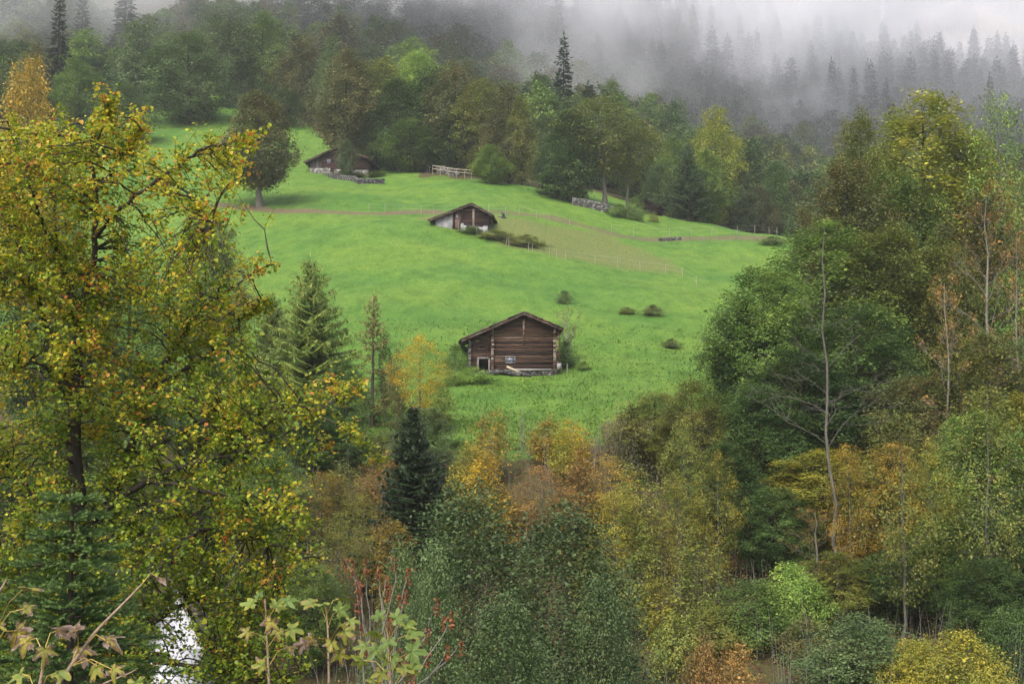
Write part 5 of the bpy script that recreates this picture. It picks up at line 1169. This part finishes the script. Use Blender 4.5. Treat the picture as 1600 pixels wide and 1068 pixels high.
sprig(6.6, [(612, 1130), (610, 1070), (608, 1020), (604, 970)], [(593, 965, 38, 20, 45, .15, .2), (616, 966, 46, -70, 25, .2, .3), (590, 990, 50, 80, 25, .3, .4), (632, 975, 44, -60, 35, .25, .4), (607, 1000, 48, 170, 45, .15, .3), (638, 990, 50, -80, 35, .2, .3), (574, 1008, 46, 100, 40, .3, .4), (590, 1012, 48, 150, 40, .2, .3), (640, 1018, 56, -90, 40, .12, .3), (612, 1024, 46, 190, 50, .15, .3), (566, 1030, 44, 120, 45, .35, .5), (628, 1042, 48, -120, 45, .4, .4), (596, 1048, 42, 170, 60, .45, .4), (642, 1046, 40, -70, 40, .25, .4), (585, 1062, 36, 140, 50, .4, .5)], "leafiest bright green maple sapling, right of the three at bottom centre", 17)

# ------------------------------------------------------------------ dry stalks with rust coloured seed bunches
def seed_bush():
    g = np.random.default_rng(99); Y0 = 15.0; f = at(600, 1150, Y0); f[2] = gz(f[0], Y0)
    r = empty("seed_stalk_bush", tuple(f), 0, "dry stalked bush with hanging rust brown seed bunches at bottom centre", "bush")
    base = at(600, 1110, Y0)
    for px, py in ((540, 872), (552, 880), (572, 876), (592, 884), (615, 872), (638, 892), (634, 925), (682, 940), (655, 1000), (668, 985), (700, 1010), (560, 940), (604, 905), (706, 960), (720, 1005)):
        e = at(px, py, Y0 + g.normal(0, .4)); m = (base + e) / 2 + np.array([g.normal(0, .08), 0, -.12]); w_ = MB()
        q = np.array([f + (g.normal(0, .06), g.normal(0, .1), 0), base + (g.normal(0, .1), 0, 0), m, e * .75 + m * .25 + g.normal(0, .04, 3), e]); t = np.linspace(0, 4, 18); q = np.stack([np.interp(t, range(5), q[:, i]) for i in range(3)], 1) + g.normal(0, .008, (18, 3))
        w_.tube(q - f, np.linspace(.014, .004, 18), 5); st = w_.build("stalk", bark_twig, r, True)
        for c in [e] + ([q[13] + g.normal(0, .06, 3)] if g.random() < .7 else []) + ([q[10] + g.normal(0, .08, 3)] if g.random() < .5 else []):
            s = MB(); n = 46; u = g.random(n); P = c - f + np.stack([g.normal(0, .017, n), g.normal(0, .017, n), .03 - .17 * u], 1)
            s.add(*leaves(g, P, .034, .0, g.random(n), aspect=.5)); s.build("seed_bunch", leaf_mat("seeds_rust", [(0, (.10, .03, .012)), (.6, (.20, .06, .02)), (1, (.30, .11, .04))], trans=.1, vary=0), r)
seed_bush()
def rock():
    p = at(362, 1010, 52); mb = MB(); g = np.random.default_rng(5); n, k = 28, 16
    th, ph = np.meshgrid(np.linspace(0, 2 * np.pi, n, endpoint=False), np.linspace(.02, np.pi - .02, k)); rr = 1 + .18 * np.sin(3 * th + 2 * ph) * np.sin(ph) + .12 * np.sin(5 * th - 4 * ph) * np.sin(ph) + g.normal(0, .03, th.shape)
    V = np.stack([1.5 * rr * np.sin(ph) * np.cos(th), 1.2 * rr * np.sin(ph) * np.sin(th), 2.6 * rr * np.cos(ph)], -1).reshape(-1, 3); i = np.arange(k - 1)[:, None] * n; j = np.arange(n)[None]; j2 = (j + 1) % n
    mb.add(V, np.stack([i + j, i + n + j, i + n + j2, i + j2], -1).reshape(-1, 4)); o = mb.build("rock", rough_mat("violet_grey_rock", (.07, .065, .07), (.17, .16, .17), 1.5, bump=.8)); o.location = (p[0], 52, gz(p[0], 52) + 1.0); tag(o, "rough violet grey rock showing between the leaves right of the white gable", "rock")
rock()
